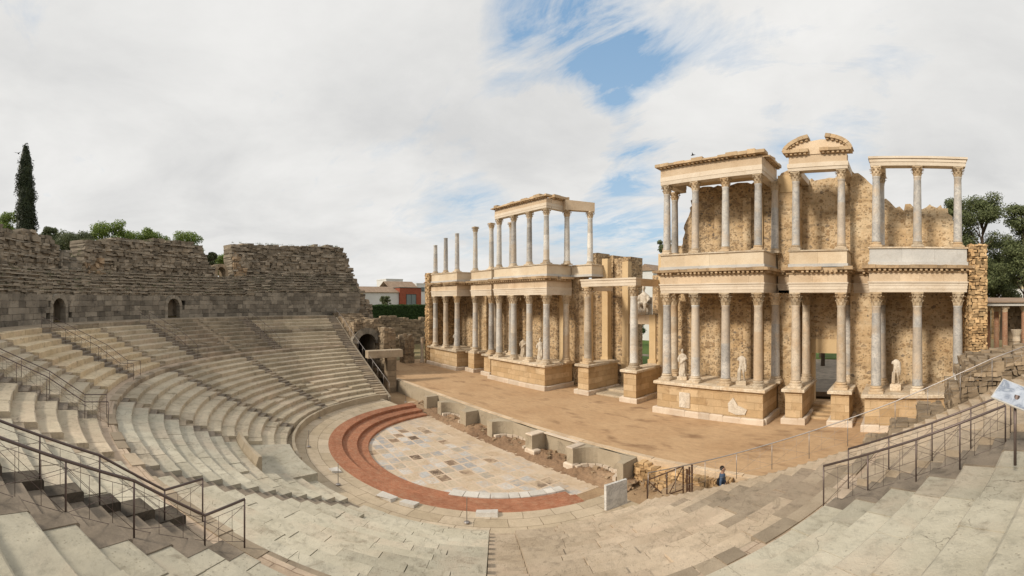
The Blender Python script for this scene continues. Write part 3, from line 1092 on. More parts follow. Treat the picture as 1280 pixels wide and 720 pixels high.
# walkway between the blocks and the walkway on top
t = thing('walkway_kerb', 'rough dark stone kerb along the front edge of the middle walkway', 'kerb', loc=cyl(WALK_R, 0, 3.4))
seat_row('kerb_stones', t, -end_phi(23.5), end_phi(23.5), WALK_R - 0.03, WALK_R + 0.40, 2.75, WALK_Z + 0.02, M['step'], 0.5, 1.2, 0.03, 0.10)
b = MB()
b.arc([(WALK_R + 0.1, 2.7), (WALK_R + 0.1, WALK_Z - 0.03), (WALK_R + 0.13, WALK_Z), (24.7, WALK_Z + 0.01), (24.7, 2.7)], -end_phi(24), end_phi(24), 150)
structure(b.build('middle_walkway', M['pink']))
b = MB()
b.arc([(31.1, 5.9), (31.1, 6.69), (34.4, 6.73), (34.4, 5.9)], -end_phi(31.2) - 0.02, end_phi(31.2), 150)
structure(b.build('upper_walkway', M['step']))

# upper block: a wedge between every railed stair and every plain stair
NS = LS
allst = sorted([(p, 'rail') for p in US] + [(p, 'plain') for p in NS])
HWU = {'rail': 0.66, 'plain': 0.42}
wmat = ['olive', 'rough', 'rough', 'olive', 'yellow', 'yellow', 'cream', 'cream', 'pale', 'pale', 'pale', 'sandy']
wlab = ['olive upper seating wedge ending at the left end stair below the tall ruin',
        'rough dark upper seating wedge right of the second far railed stair',
        'rough dark upper seating wedge left of the second far railed stair',
        'olive upper seating wedge between plain notched stair and rough dark rows',
        'honey yellow upper seating wedge behind the first far railed stair',
        'honey yellow upper seating wedge in front of the first far railed stair',
        'cream upper seating wedge behind the notched stair above the sunken platform',
        'cream upper seating wedge beyond the nearest left railing',
        'pale upper seating wedge with dark stained ends inside the nearest left railing',
        'pale upper seating wedge at the bottom left corner of the photo',
        'pale upper seating wedge below the near right railing',
        'weathered upper seating wedge behind the near right railing and the info panel']
edges = [(None, None)] + allst + [(None, None)]
for wi in range(12):
    (pa, ka), (pb, kb) = edges[wi], edges[wi + 1]
    mid = ((pa if pa is not None else -1.4) + (pb if pb is not None else 1.4)) / 2
    t = thing('seating_wedge', wlab[wi], 'seating', 'seating wedges of the upper block', cyl(25, mid, 4))
    for k in range(9):
        r0 = RU[k]
        r1 = (RU[k + 1] if k < 8 else 31.2) + 0.12
        a0 = pa + HWU[ka] / r0 if pa is not None else -end_phi(r0)
        a1 = pb - HWU[kb] / r0 if pb is not None else end_phi(r0)
        mk = wmat[wi]
        if mk == 'olive' and wi == 0 and k == 4:
            mk = 'rough'
        if k == 8:
            mk = 'rough' if wi < 5 else mk
        seat_row('seat_row', t, a0, a1, r0, r1, ZU[k] - 0.44, ZU[k] if k < 8 else 6.715, M['seat_' + mk], 0.9, 2.0,
                 0.030 if mk == 'rough' else 0.016, 0.12 if mk == 'rough' else 0.01)
ulab_r = ['far railed stair in the upper block nearest the left end', 'far railed stair in the rough dark rows of the upper block',
          'railed stair through the honey yellow rows of the upper block', 'railed stair through the cream rows at the left edge of the photo',
          'near railed stair of dark blocks at the bottom left corner', 'near railed stair of gritty blocks at the right edge']
for i, p in enumerate(US):
    t = thing('stone_stair', ulab_r[i], 'stair', 'railed stairs of the upper block', cyl(24.5, p, 4))
    for k in range(9):
        step_blocks(t, p, HWU['rail'], RU[k], RU[k + 1] if k < 8 else 31.3, ZU[k] - 0.345, ZU[k] if k < 8 else 6.71, M['step_dark'], 0.5)
# dark lichened blocks lining the far side of the two near stairs
for i, sgn in ((4, -1), (4, 1), (5, -1)):
    t = thing('stair_flank', ('dark lichened flank blocks on the far side of the bottom left stair', 'gritty flank blocks on the near side of the bottom left stair',
                              'gritty flank blocks beside the near right railing')[(i - 4) * 2 + (sgn > 0)], 'stair flank', 'flank blocks of the near stairs', cyl(25, US[i], 4))
    for k in range(9):
        r0, r1 = RU[k], RU[k + 1] if k < 8 else 31.1
        wd = U(0.42, 0.62)
        a_in, a_out = US[i] + sgn * (0.66 - 0.02) / r0, US[i] + sgn * (0.66 + wd) / r0
        b = MB()
        z = ZU[k] + U(0.012, 0.035) if sgn < 0 or i == 5 else ZU[k] + 0.015
        b.arc([(r0 - 0.015, z - 0.6), (r0 - 0.015, z - 0.03), (r0 + 0.02, z), (r1 - 0.02, z), (r1 - 0.02, z - 0.6)], min(a_in, a_out), max(a_in, a_out), 2)
        b.build('flank_block', M['lichen_dark'] if (i, sgn) == (4, -1) else M['step_dark'], t)
ulab_p = ['narrow notched stair crossing the rough dark upper rows', 'narrow notched stair beside the honey yellow upper rows',
          'narrow notched stair between honey yellow and cream upper rows', 'narrow stair between cream and pale upper rows',
          'narrow stair through the pale upper rows below the photographer']
for i, p in enumerate(NS):
    t = thing('stone_stair', ulab_p[i], 'stair', 'narrow stairs of the upper block', cyl(24.5, p, 4))
    for k in range(9):
        step_blocks(t, p, HWU['plain'], RU[k], RU[k + 1] if k < 8 else 31.3, ZU[k] - 0.345, ZU[k] if k < 8 else 6.71, M['step'], 0.5)

# end stairs along the straight ends of the auditorium, with the end wall that carries them
yA, yB = -14.5, -13.35


def xr(r):
    return math.sqrt(max(0.0, r * r - HALL * HALL))


prof = [(xr(RL[k]), ZL[k]) for k in range(12)] + [(xr(WALK_R), WALK_Z)] + [(xr(RU[k]), ZU[k]) for k in range(9)] + [(xr(31.6), 6.72)]
for s, lab in ((-1, 'straight end stair of the auditorium beside the vaulted passage'), (1, 'straight end stair of the auditorium beside the long right handrail')):
    t = thing('stone_stair', lab, 'stair', 'end stairs of the auditorium', (s * 14, -14, -0.5))
    for (xa, za), (xb, zb), pz in zip(prof, prof[1:], [-0.3] + [z for _, z in prof]):
        half = (xa + xb) / 2
        for x0, x1, z in ((xa, half, (pz + za) / 2), (half, xb, za)):
            b = MB()
            b.cboxc(min(s * x0, s * (x1 + 0.05)), max(s * x0, s * (x1 + 0.05)), yA + 0.01, yB, z - 0.6, z + U(-0.01, 0.01), 0.02)
            b.build('step', M['step_dark'] if s < 0 and rng.random() < 0.6 else M['step'] if s < 0 else M['seat_sandy'], t)


def rubble_wall(b, p0, p1, thick, z0, ztop, bs=(0.35, 0.8), ch=(0.22, 0.4), j=0.035, batter=0.0, gap=0.02, ztop_noise=0.0, skip=None):
    """coursed rough stones on both faces of a straight wall p0-p1; ztop is a number or a function of t in 0..1"""
    d = Vector((p1[0] - p0[0], p1[1] - p0[1]))
    L = d.length
    d.normalize()
    n = Vector((-d.y, d.x))
    zt = ztop if callable(ztop) else (lambda t_: ztop)
    z = z0
    zmax = max(zt(i / 20) for i in range(21))
    while z < zmax:
        h = U(*ch)
        s_ = -U(0, 0.3)
        while s_ < L:
            w_ = U(*bs)
            e = min(L, s_ + w_)
            a = max(0, s_)
            tm = (a + e) / 2 / L
            if e - a > 0.06 and z + h * 0.6 < zt(tm) + U(-ztop_noise, ztop_noise) and not (skip and skip((a + e) / 2, z + h / 2)):
                c = (p0[0] + d.x * (a + e) / 2, p0[1] + d.y * (a + e) / 2)
                o = U(-0.05, 0.06) - batter * (z - z0)
                b.obox(c, (d.x, d.y), (n.x, n.y), (e - a) / 2 - gap / 2, thick / 2 + o, z, z + h - gap, j)
            s_ = e + (0 if e < L else 1)
        z += h


def rubble_prism(b, x0, x1, y0, y1, z0, z1, **kw):
    """a block of rough masonry: four rubble faces and a top"""
    th = 0.5
    rubble_wall(b, (x0, y0 + th / 2), (x1, y0 + th / 2), th, z0, z1, **kw)
    rubble_wall(b, (x0, y1 - th / 2), (x1, y1 - th / 2), th, z0, z1, **kw)
    rubble_wall(b, (x0 + th / 2, y0 + th), (x0 + th / 2, y1 - th), th, z0, z1, **kw)
    rubble_wall(b, (x1 - th / 2, y0 + th), (x1 - th / 2, y1 - th), th, z0, z1, **kw)
    zm = z1 if not callable(z1) else min(z1(i / 10) for i in range(11))
    b.box(x0 + 0.3, x1 - 0.3, y0 + 0.3, y1 - 0.3, z0, zm - 0.12)
    x = x0 + 0.1
    while x < x1 - 0.2:
        wx = U(0.4, 0.9)
        y = y0 + 0.1
        while y < y1 - 0.2:
            wy = U(0.4, 0.9)
            b.box(x, min(x + wx, x1) - 0.02, y, min(y + wy, y1) - 0.02, zm - 0.35, zm + U(-0.12, 0.08), 0.03)
            y += wy
        x += wx


for s, lab in ((-1, 'sloping end wall of the auditorium below the left end stair'), (1, 'sloping end wall of the auditorium below the right end stair')):
    b = MB()
    pts = [(13.6, -1.7), (13.6, -0.25)] + [((x + 0.15), z - 0.12) for x, z in prof] + [(33.5, 6.62), (33.5, -1.7)]
    b.prism_xz([(s * x, z - 0.1) for x, z in pts], yB + 0.003, yB + 0.24)
    tag(b.build('end_wall', M['rough_grey'] if s < 0 else M['rough_brown']), lab, 'wall', 'end walls of the auditorium')


# ------------------------------------------------------------------ wall and ruins crowning the auditorium
def rough_arc(b, a0, a1, r_of, thick, z0, ztop, bs=(0.5, 1.1), ch=(0.30, 0.46), j=0.03, gap=0.02, dr=0.06, skip=None, zn=0.0):
    """coursed stones on a curved wall; ztop(phi) in metres, r_of(z) the radius of the face"""
    z = z0
    zmax = max(ztop(a0 + (a1 - a0) * i / 60) for i in range(61))
    while z < zmax:
        h = U(*ch)
        a = a0 - U(0, 0.3) / 36
        while a < a1:
            r = r_of(z)
            e = min(a1, a + U(*bs) / r)
            aa = max(a, a0)
            m_ = (aa + e) / 2
            if e - aa > 0.08 / r and z + h * 0.6 < ztop(m_) + U(-zn, zn) and not (skip and skip(m_, z + h / 2)):
                o = U(-dr, dr)
                x, y, _ = cyl(r + thick / 2 + o / 2, m_)
                tx, ty = math.cos(m_), math.sin(m_)
                b.obox((x, y), (tx, ty), (-ty, tx), (e - aa) * r / 2 - gap / 2 + 0.01, thick / 2 - o / 2, z, z + h - gap, j)
            a = e if e < a1 else a1 + 1
        z += h


DOORS = (D2R(-20.6), D2R(-47.8))
WR = 33.7


def in_door(a, z):
    for d in DOORS:
        x = abs(a - d) * WR
        if x < 1.2 and (z < 8.05 or x * x + (z - 8.05) ** 2 < 1.2 ** 2):
            return True
    return False


t = thing('upper_wall', 'dark grey granite block wall behind the upper walkway with two small arched doorways', 'wall', loc=cyl(34, -0.7, 7))
b = MB()
for a_, c_ in ((-93.5, -47.8), (-47.8, -20.6), (-20.6, 62)):
    b = MB()
    rough_arc(b, D2R(a_), D2R(c_), lambda z: WR, 0.6, 6.68, lambda a: 9.2 + 0.55 * sstep(D2R(-62), D2R(-74), a), (0.55, 1.25), (0.46, 0.54), 0.012, 0.022, 0.03, in_door)
    b.build('wall', M['ashlar_grey'], t)
for d in DOORS:
    b = MB()
    n = 9
    for i in range(n):
        q0, q1 = PI * i / n, PI * (i + 1) / n
        vs = []
        for rr in (WR - 0.04 + U(-0.02, 0.02), WR + 0.6):
            for qq, rad in ((q0 + 0.01, 0.85), (q1 - 0.01, 0.85), (q1 - 0.01, 1.22), (q0 + 0.01, 1.22)):
                vs.append(cyl(rr, d + math.cos(qq) * rad / WR, 8.05 + math.sin(qq) * rad))
        b.add(vs, [(0, 1, 2, 3), (7, 6, 5, 4), (0, 4, 5, 1), (1, 5, 6, 2), (2, 6, 7, 3), (3, 7, 4, 0)])
    for s in (-1, 1):
        z = 6.7
        for h in (0.45, 0.45, 0.44):
            x, y, _ = cyl(WR + 0.28, d + s * 1.035 / WR)
            b.obox((x, y), (math.cos(d), math.sin(d)), (-math.sin(d), math.cos(d)), 0.19, 0.32, z, z + h - 0.015, 0.01)
            z += h
    dw = b.build('doorway', M['ashlar_light'], t)
    b = MB()
    for s in (-1, 1):
        x, y, _ = cyl(WR + 1.9, d + s * 1.02 / WR)
        b.obox((x, y), (math.cos(d), math.sin(d)), (-math.sin(d), math.cos(d)), 0.15, 1.6, 7.0, 9.3)
    x, y, _ = cyl(WR + 1.9, d)
    b.obox((x, y), (math.cos(d), math.sin(d)), (-math.sin(d), math.cos(d)), 1.2, 1.6, 8.95, 9.3)
    b.obox((x, y), (math.cos(d), math.sin(d)), (-math.sin(d), math.cos(d)), 1.2, 1.6, 6.5, 6.72)
    x, y, _ = cyl(WR + 3.5, d)
    b.obox((x, y), (math.cos(d), math.sin(d)), (-math.sin(d), math.cos(d)), 1.3, 0.1, 6.9, 9.3)
    b.build('passage', M['rough_grey'], dw)

t = thing('ruined_tiers', 'worn dark stone tiers stepping back above the granite block wall', 'tiers', loc=cyl(35, -0.7, 9))
b = MB()
rr, zz_ = WR + 0.35, 0.0
for k in range(7):
    zb = 9.18 + k * 0.36
    rough_arc(b, D2R(-93.2), D2R(62), lambda z, r=rr: r, 1.3, zb, lambda a, q=zb: q + 0.34 + 0.45 * sstep(D2R(-62), D2R(-74), a), (0.35, 1.0), (0.17, 0.18), 0.03, 0.015, 0.12)
    rr += 0.40
b.build('tier', M['rough_grey'], t)
for k in range(7):
    zb = 9.18 + k * 0.36 + 0.30
    b = MB()
    a = D2R(-93)
    while a < D2R(62):
        e = a + U(0.6, 1.6) / 35
        if True:
            up_ = 0.45 * sstep(D2R(-62), D2R(-74), (a + e) / 2)
            x, y, _ = cyl(WR + 0.30 + 0.40 * k + U(-0.10, 0.06) + 0.3, (a + e) / 2)
            m_ = (a + e) / 2
            b.obox((x, y), (math.cos(m_), math.sin(m_)), (-math.sin(m_), math.cos(m_)), (e - a) * 17.4, 0.3, zb + up_ + U(-0.03, 0.02), zb + up_ + U(0.07, 0.12), 0.015)
        a = e
    b.build('tier_edge', M['ledge'], t)  # pale edge colour imitates skylight caught along the tiers
b = MB()
b.arc([(35.0, 6.9), (35.0, 9.3), (37.3, 11.4), (37.9, 11.4), (37.9, 6.9)], D2R(-93), D2R(62), 90)
b.build('tier_core', M['rough_grey'], t)


def ledges(parent, a0, a1, tops, r0, thick, z0, face, step=1.15):
    """flat bonding courses that stick out a little from the rubble, one part for each course"""
    z = z0 + 0.3
    tab = [(D2R(a_), z_) for a_, z_ in tops]
    zmax = max(v for _, v in tops)
    while z < zmax - 0.1:
        ok = [D2R(a0) + (D2R(a1) - D2R(a0)) * i / 200 for i in range(201)]
        ok = [q for q in ok if z < interp(tab, q) - 0.15]
        if len(ok) > 20:
            b = MB()
            a, end = ok[0], ok[-1]
            while a < end - 0.001:
                e = min(end, a + U(0.4, 1.5) / r0)
                m_ = (a + e) / 2
                x, y, _ = cyl(r0 + face * (z - z0) - 0.10 + U(-0.10, 0.12) + 0.4, m_)
                if z < interp(tab, m_) - 0.1:
                    b.obox((x, y), (math.cos(m_), math.sin(m_)), (-math.sin(m_), math.cos(m_)), (e - a) * r0 / 2 + 0.01, 0.4, z + U(-0.05, 0.05), z + U(0.10, 0.20), 0.035)
                a = e
            b.build('ledge', M['ledge'], parent)  # pale course colour imitates skylight on the projecting stones
        z += step * U(0.75, 1.25)


def ruin(a0, a1, tops, mat, label, r0=36.7, thick=2.3, z0=11.2, face=0.10, name='ruined_wall', bs=(0.28, 1.0), dr=0.20, lean=None):
    b = MB()
    tab = [(D2R(a), z) for a, z in tops]
    rough_arc(b, D2R(a0), D2R(a1), lambda z: r0 + face * (z - z0), thick, z0, lambda a: interp(tab, a), bs, (0.18, 0.42), 0.075, 0.0, dr, None, 0.2)
    o_ = tag(b.build(name, mat), label, 'ruined wall', 'ruined wall masses on the auditorium rim')
    if thick > 2:
        ledges(o_, a0, a1, tops, r0, thick, z0, face)
    return o_


ruin(-26.4, 6, [(-26.4, 14.3), (-24, 14.9), (-18, 15.2), (-8, 14.9), (0, 14.0), (6, 12)], M['rough_grey'], 'long ruined wall mass at the left edge below the cypress')
ruin(-30.6, -26.2, [(-30.6, 12.9), (-28.4, 13.1), (-28.3, 13.4), (-26.2, 13.4)], M['ashlar_grey'], 'short squared grey block masonry closing the end of the left ruin', r0=36.5, thick=1.6, face=0.0, bs=(0.7, 1.1), dr=0.03)
ruin(-61.3, -31.8, [(-61.3, 12.4), (-59.6, 14.0), (-58, 15.4), (-55, 16.0), (-46, 15.9), (-39, 15.7), (-36, 15.2), (-31.8, 15.0)], M['rough_grey'], 'central ruined wall mass on the auditorium rim with a sloping right end')
ruin(-35.6, -31.9, [(-35.6, 13.2), (-31.9, 12.6)], M['rough_tan'], 'ochre broken end patch of the central ruined mass', r0=36.45, thick=0.6, face=0.1)
ruin(-94.2, -65.0, [(-94.2, 9.2), (-93.8, 11.5), (-93.2, 13.2), (-92.2, 14.2), (-91.2, 15.9), (-90.0, 16.6), (-76, 16.3), (-65, 16.3)], M['rough_grey'], 'tall ruined wall mass at the right end of the auditorium rim', z0=11.0)
ruin(-68.2, -65.2, [(-68.2, 12.7), (-66.5, 14.6), (-65.2, 15.6)], M['rough_tan'], 'ochre broken end of the tall ruined mass', r0=36.6, thick=0.6, face=0.1)
# rounded broken shoulder below the tall mass, next to the houses
b = MB()
rough_arc(b, D2R(-96.5), D2R(-93.2), lambda z: 33.6 + 0.2 * (z - 7), 4.5, 5.0, lambda a: interp([(D2R(-96.5), 7.6), (D2R(-95), 9.6), (D2R(-93.2), 11.2)], a), (0.4, 0.9), (0.28, 0.42), 0.06, 0.02, 0.2, None, 0.15)
tag(b.build('ruined_wall', M['rough_grey']), 'crumbling rounded masonry shoulder left of the white houses', 'ruined wall', 'ruined wall masses on the auditorium rim')
# small arch in the gap
b = MB()
for i in range(7):
    q0, q1 = PI * i / 7, PI * (i + 1) / 7
    vs = []
    for rr_ in (36.6, 38.4):
        for qq, rad in ((q0, 0.55), (q1 - 0.02, 0.55), (q1 - 0.02, 0.95), (q0, 0.95)):
            vs.append(cyl(rr_, D2R(-62.3) + math.cos(qq) * rad / 36.6, 12.45 + math.sin(qq) * rad))
    b.add(vs, [(0, 1, 2, 3), (7, 6, 5, 4), (0, 4, 5, 1), (1, 5, 6, 2), (2, 6, 7, 3), (3, 7, 4, 0)])
for s in (-1, 1):
    x, y, _ = cyl(37.5, D2R(-62.3) + s * 0.75 / 36.6)
    b.obox((x, y), (math.cos(D2R(-62.3)), math.sin(D2R(-62.3))), (-math.sin(D2R(-62.3)), math.cos(D2R(-62.3))), 0.2, 0.9, 11.2, 12.45)
tag(b.build('ruined_arch', M['rough_brown']), 'small lone brown arch in the gap between two ruined masses', 'arch')

# ------------------------------------------------------------------ vaulted side passages
for s in (-1, 1):
    lab = 'vaulted side passage with a dark round arch and rough masonry, below the hedge' if s < 0 else 'rough masonry vault of the side passage rising behind the right handrail'
    t = thing('vaulted_passage', lab, 'passage', loc=(s * 25, -11.3, -1.3))
    yc_, hw_, zs = -11.35, 1.15, 3.6
    b = MB()

    def arch_skip(q, z, y0=-13.02):
        y = y0 + q
        return abs(y - yc_) < hw_ + 0.1 and z < zs or (y - yc_) ** 2 + (z - zs) ** 2 < 1.8 ** 2 and z >= zs
    if s < 0:
        rubble_wall(b, (s * 25.0, -13.02), (s * 25.0, -9.5), 0.7, -1.3, lambda q: 6.2 + 0.2 * math.sin(9 * q), (0.25, 0.6), (0.2, 0.34), skip=arch_skip)
    # behind the front the vault body climbs outward
    for k in range(8 if s < 0 else 0):
        x0 = 25.35 + k * 1.05
        rubble_wall(b, (s * x0, -9.75), (s * (x0 + 1.05), -9.75), 0.5, -1.3, 6.0 + 0.12 * k, ztop_noise=0.1)
        rubble_wall(b, (s * x0, -12.8), (s * (x0 + 1.05), -12.8), 0.4, 3.0, 6.0 + 0.12 * k, ztop_noise=0.1)
        y = -13.0
        while y < -9.6:
            wy = U(0.4, 0.9)
            b.box(min(s * x0, s * (x0 + 1.03)), max(s * x0, s * (x0 + 1.03)), y, y + wy - 0.02, 5.35, 6.05 + 0.12 * k + U(-0.12, 0.14), 0.05)
            y += wy
    if s > 0:
        # on the right only the broken back of the vault stands above the seats
        for x0, x1, y0, y1, zt_ in ((26.5, 33.5, -13.0, -9.6, 0), (25.3, 26.6, -12.4, -9.8, 1)):
            x = x0
            while x < x1:
                wx = U(0.22, 0.5)
                y = y0
                while y < y1:
                    wy = U(0.22, 0.5)
                    q = (x - x0) / (x1 - x0)
                    top = (5.2 + 1.0 * sstep(0, 0.12, q) + 0.7 * q + 0.22 * nz(x * 1.1, y * 1.1) + U(-0.035, 0.035)) if zt_ == 0 else 3.6 + U(-0.12, 0.12)
                    b.box(x, x + wx - 0.015, y, y + wy - 0.015, top - 0.4, top, 0.045)
                    y += wy
                x += wx
            rubble_wall(b, (x0, y0 + 0.2), (x1, y0 + 0.2), 0.4, 1.0, (lambda q: 5.1 + 1.0 * sstep(0, 0.12, q) + 0.7 * q) if zt_ == 0 else 3.5, (0.2, 0.5), (0.14, 0.26), 0.04)
            rubble_wall(b, (x0 + 0.2, y0), (x0 + 0.2, y1), 0.4, -1.3, 5.0 if zt_ == 0 else 3.5, (0.2, 0.5), (0.14, 0.26), 0.04)
            b.box(x0 + 0.3, x1 - 0.05, y0 + 0.3, y1 - 0.1, -1.3, 4.9 if zt_ == 0 else 3.3)
    b.build('masonry', M['rough_brown'], t)
    if s > 0:
        continue
    b = MB()
    for i in range(11):
        q0, q1 = PI * i / 11, PI * (i + 1) / 11
        vs = []
        for x in (24.5 + U(-0.03, 0.03), 25.5):
            for qq, rad in ((q0 + 0.006, hw_), (q1 - 0.006, hw_), (q1 - 0.006, 1.85), (q0 + 0.006, 1.85)):
                vs.append((s * x, yc_ + math.cos(qq) * rad, zs + math.sin(qq) * rad))
        b.add(vs, [(0, 1, 2, 3), (7, 6, 5, 4), (0, 4, 5, 1), (1, 5, 6, 2), (2, 6, 7, 3), (3, 7, 4, 0)])
    b.build('arch', M['ashlar_grey'] if s < 0 else M['rough_brown'], t)
    b = MB()
    for y0, y1 in ((-12.65, -12.5), (-10.2, -10.05)):
        b.box(min(s * 25.3, s * 33.6), max(s * 25.3, s * 33.6), y0, y1, -1.3, 5.0)
    b.box(min(s * 25.3, s * 33.6), max(s * 25.3, s * 33.6), -12.5, -10.2, 4.8, 5.3)
    b.box(min(s * 33.6, s * 33.8), max(s * 33.6, s * 33.8), -12.9, -9.7, -1.3, 5.3)
    b.build('tunnel', M['rough_grey'], t)
    # portal in front of the vault: pillar, lintel and side piers
    if s < 0:
        t = thing('stone_portal', 'pale stone lintel on a square pillar in front of the vaulted passage', 'portal', loc=(-19.5, -11, -1.3))
        b = MB()
        b.cboxc(-19.95, -19.05, -13.32, -9.3, 2.56, 3.36, 0.05)
        b.build('lintel', M['step'], t)
        b = MB()
        z = -1.3
        while z < 2.5:
            b.box(-19.95, -19.1, -11.1, -10.05, z, min(z + 0.6, 2.56) - 0.012, 0.015)
            z += 0.6
        b.build('pillar', M['rough_brown'], t)
        b = MB()
        rubble_prism(b, -24.4, -22.6, -10.0, -8.6, -0.4, 5.4, j=0.05)
        tag(b.build('ruined_pier', M['rough_brown']), 'ruined masonry pier just right of the dark arch', 'pier', 'ruined piers by the side court')
        for (x0, x1, y0, y1, z1, lab2) in ((-32.2, -30.4, -3.6, -2.2, 4.1, 'squat ruined pier standing before the rubble tower'), (-38.5, -36.0, -9.0, -7.0, 3.6, 'broken pier beyond the passage below the rough retaining wall'),
                                           (-40.5, -39.0, -1.5, 1.5, 3.2, 'low ruined pier deep in the side court')):
            b = MB()
            rubble_prism(b, x0, x1, y0, y1, -0.3, lambda q, z1=z1: z1 - 0.5 * abs(math.sin(5 * q)), j=0.05)
            tag(b.build('ruined_pier', M['rough_brown']), lab2, 'pier', 'ruined piers by the side court')
        b = MB()
        b.lathe([(0.3, 0), (0.3, 0.2), (0.22, 0.3), (0.2, 3.4), (0.26, 3.5)], 14, (-30.3, -1.0), 0.0)
        tag(b.build('stone_post', M['column_warm']), 'slender stone post between squat pier and rubble tower', 'post')
        b = MB()
        rubble_wall(b, (-46.0, -13.0), (-46.0, 16.0), 0.9, -0.3, lambda q: 5.7 + 0.25 * math.sin(17 * q) - 1.2 * sstep(0.72, 1, q), (0.4, 1.0), (0.26, 0.42), 0.06, batter=0.0)
        tag(b.build('retaining_wall', M['rough_brown']), 'rough rubble retaining wall below the clipped hedge', 'wall')
        b = MB()
        rubble_wall(b, (-44.5, -12.0), (-40.0, -4.0), 0.9, -0.3, lambda q: 4.6 - 1.8 * q, (0.4, 1.0), (0.26, 0.42), 0.07)
        tag(b.build('ruined_wall', M['rough_brown']), 'broken sloping wall stub in the side court before the retaining wall', 'ruined wall')
b = MB()
for x0, x1, z1 in ((22.9, 24.0, 2.7), (24.01, 25.2, 3.4), (25.21, 26.3, 4.1)):
    rubble_prism(b, x0, x1, -12.6, -9.9, -1.3, z1, j=0.04, bs=(0.25, 0.55), ch=(0.18, 0.3))
tag(b.build('ruined_pier', M['rough_brown']), 'low brown masonry block before the right vault, behind the handrails', 'pier', 'ruined piers by the side court')

# ------------------------------------------------------------------ stage-front wall (pulpitum) with square and round niches
t = thing('stage_front_wall', 'low pale stage front wall with alternating square and semicircular niches', 'wall', loc=(1, -10.2, -1.3))
TOPZ = 0.02
b = MB()


def niche_block(xl, xr_, x0, x1):
    """solid between xl and xr_ with a semicircular niche from x0 to x1 opening to the orchestra"""
    pts = [(xl, -11.0), (x0, -11.0)]
    cx_, rad = (x0 + x1) / 2, (x1 - x0) / 2
    for i in range(1, 20):
        a = PI - PI * i / 20
        pts.append((cx_ + rad * math.cos(a), -11.0 + min(1.35, rad * 0.82) * math.sin(a)))
    pts += [(x1, -11.0), (xr_, -11.0), (xr_, -9.82), (xl, -9.82)]
    return pts


for xl, xr_, x0, x1 in ((-8.5, -4.1, -7.9, -4.95), (-1.3, 3.55, -0.7, 2.9), (6.6, 10.72, 7.1, 10.3)):
    b.prism_xy(niche_block(xl, xr_, x0, x1), -1.3, TOPZ)
b.prism_xy([(-11.0, -11.0), (-10.45, -11.0), (-10.45, -9.82), (-11.0, -9.82)], -1.3, TOPZ)
b.box(-20.5, 10.72, -9.815, -9.42, -1.3, TOPZ)
b.build('wall', M['concrete'], t)
b = MB()
b.box(10.72, 18.5, -9.72, -9.42, -1.3, 0.03)
b.build('plain_wall', M['entab'], t)
b = MB()
x = -20.4
while x < 18.3:
    L = U(0.9, 1.8)
    b.box(x, min(x + L, 18.4) - 0.015, -9.62, -9.28, 0.022, 0.075 + U(-0.012, 0.015), 0.006)
    x += L
b.build('kerb', M['entab'], t)
b = MB()
for x0, x1, yf in ((3.0, 3.9, -11.15), (6.45, 7.2, -11.15)):
    b.cboxc(x0, x1, yf, -10.55, -1.2, -0.82, 0.06)
for x0, x1 in ((2.93, 3.56), (6.58, 7.08)):
    b.cboxc(x0, x1, -11.03, -9.9, 0.022, 0.10, 0.03)
b.box(3.6, 6.55, -10.02, -9.75, 0.022, 0.09, 0.01)
b.build('marble_coping', M['podium_base'], t)
for (xa, xb, r) in ((-0.55, 2.75, 1.0), (7.2, 10.2, 1.0), (-7.8, -5.05, 0.9)):
    cx_, rad = (xa + xb) / 2, (xb - xa) / 2
    b = MB()
    for i in range(9):
        a0, a1 = PI * i / 9 + 0.02, PI * (i + 1) / 9 - 0.02
        pts = []
        for q, rr_ in ((a0, rad), (a1, rad), (a1, rad - 0.22), (a0, rad - 0.22)):
            pts.append((cx_ + rr_ * math.cos(q), -11.0 + rr_ * 0.8 * math.sin(q)))
        b.prism_xy(pts, -1.2, -0.84 + U(-0.06, 0.03))
    b.build('niche_footing', M['podium_base'], t)
# rubble facing of the stretch right of the niches
b = MB()
rubble_wall(b, (10.8, -9.95), (18.4, -9.95), 0.42, -1.3, lambda q: -0.12 + 0.1 * math.sin(20 * q), (0.14, 0.38), (0.10, 0.2), 0.035)
tag(b.build('ruined_wall', M['rough_ochre']), 'reddish rubble footing along the plain right stretch of the stage front', 'ruined wall')
# parodos ledge where the visitor walks
g = MB()
g.box(13.4, 23.4, -13.05, -9.76, -1.4, -0.55)
structure(g.build('side_ledge', M['earth']))


# ------------------------------------------------------------------ columns
def base_mb(r, h, pl):
    b = MB()
    ph = h * 0.30
    b.cboxc(-pl, pl, -pl, pl, 0, ph, 0.02)
    q = h - ph
    b.lathe([(pl * 0.97, 0), (pl * 1.0, q * 0.12), (pl * 0.97, q * 0.30), (r * 1.14, q * 0.40), (r * 1.10, q * 0.52), (r * 1.20, q * 0.62),
             (r * 1.24, q * 0.72), (r * 1.18, q * 0.86), (r * 1.04, q * 0.92), (r * 1.02, q)], 22, z0=ph)
    return b


def shaft_mb(r, h, rt):
    b = MB()
    prof = [(r * 1.06, 0), (r * 1.06, 0.05), (r, 0.12)]
    for i in range(1, 9):
        t_ = i / 9
        prof.append((lerp(r, rt, t_ ** 1.6), lerp(0.12, h - 0.12, t_)))
    prof += [(rt, h - 0.12), (rt * 1.09, h - 0.07), (rt * 1.09, h)]
    b.lathe(prof, 24)
    return b


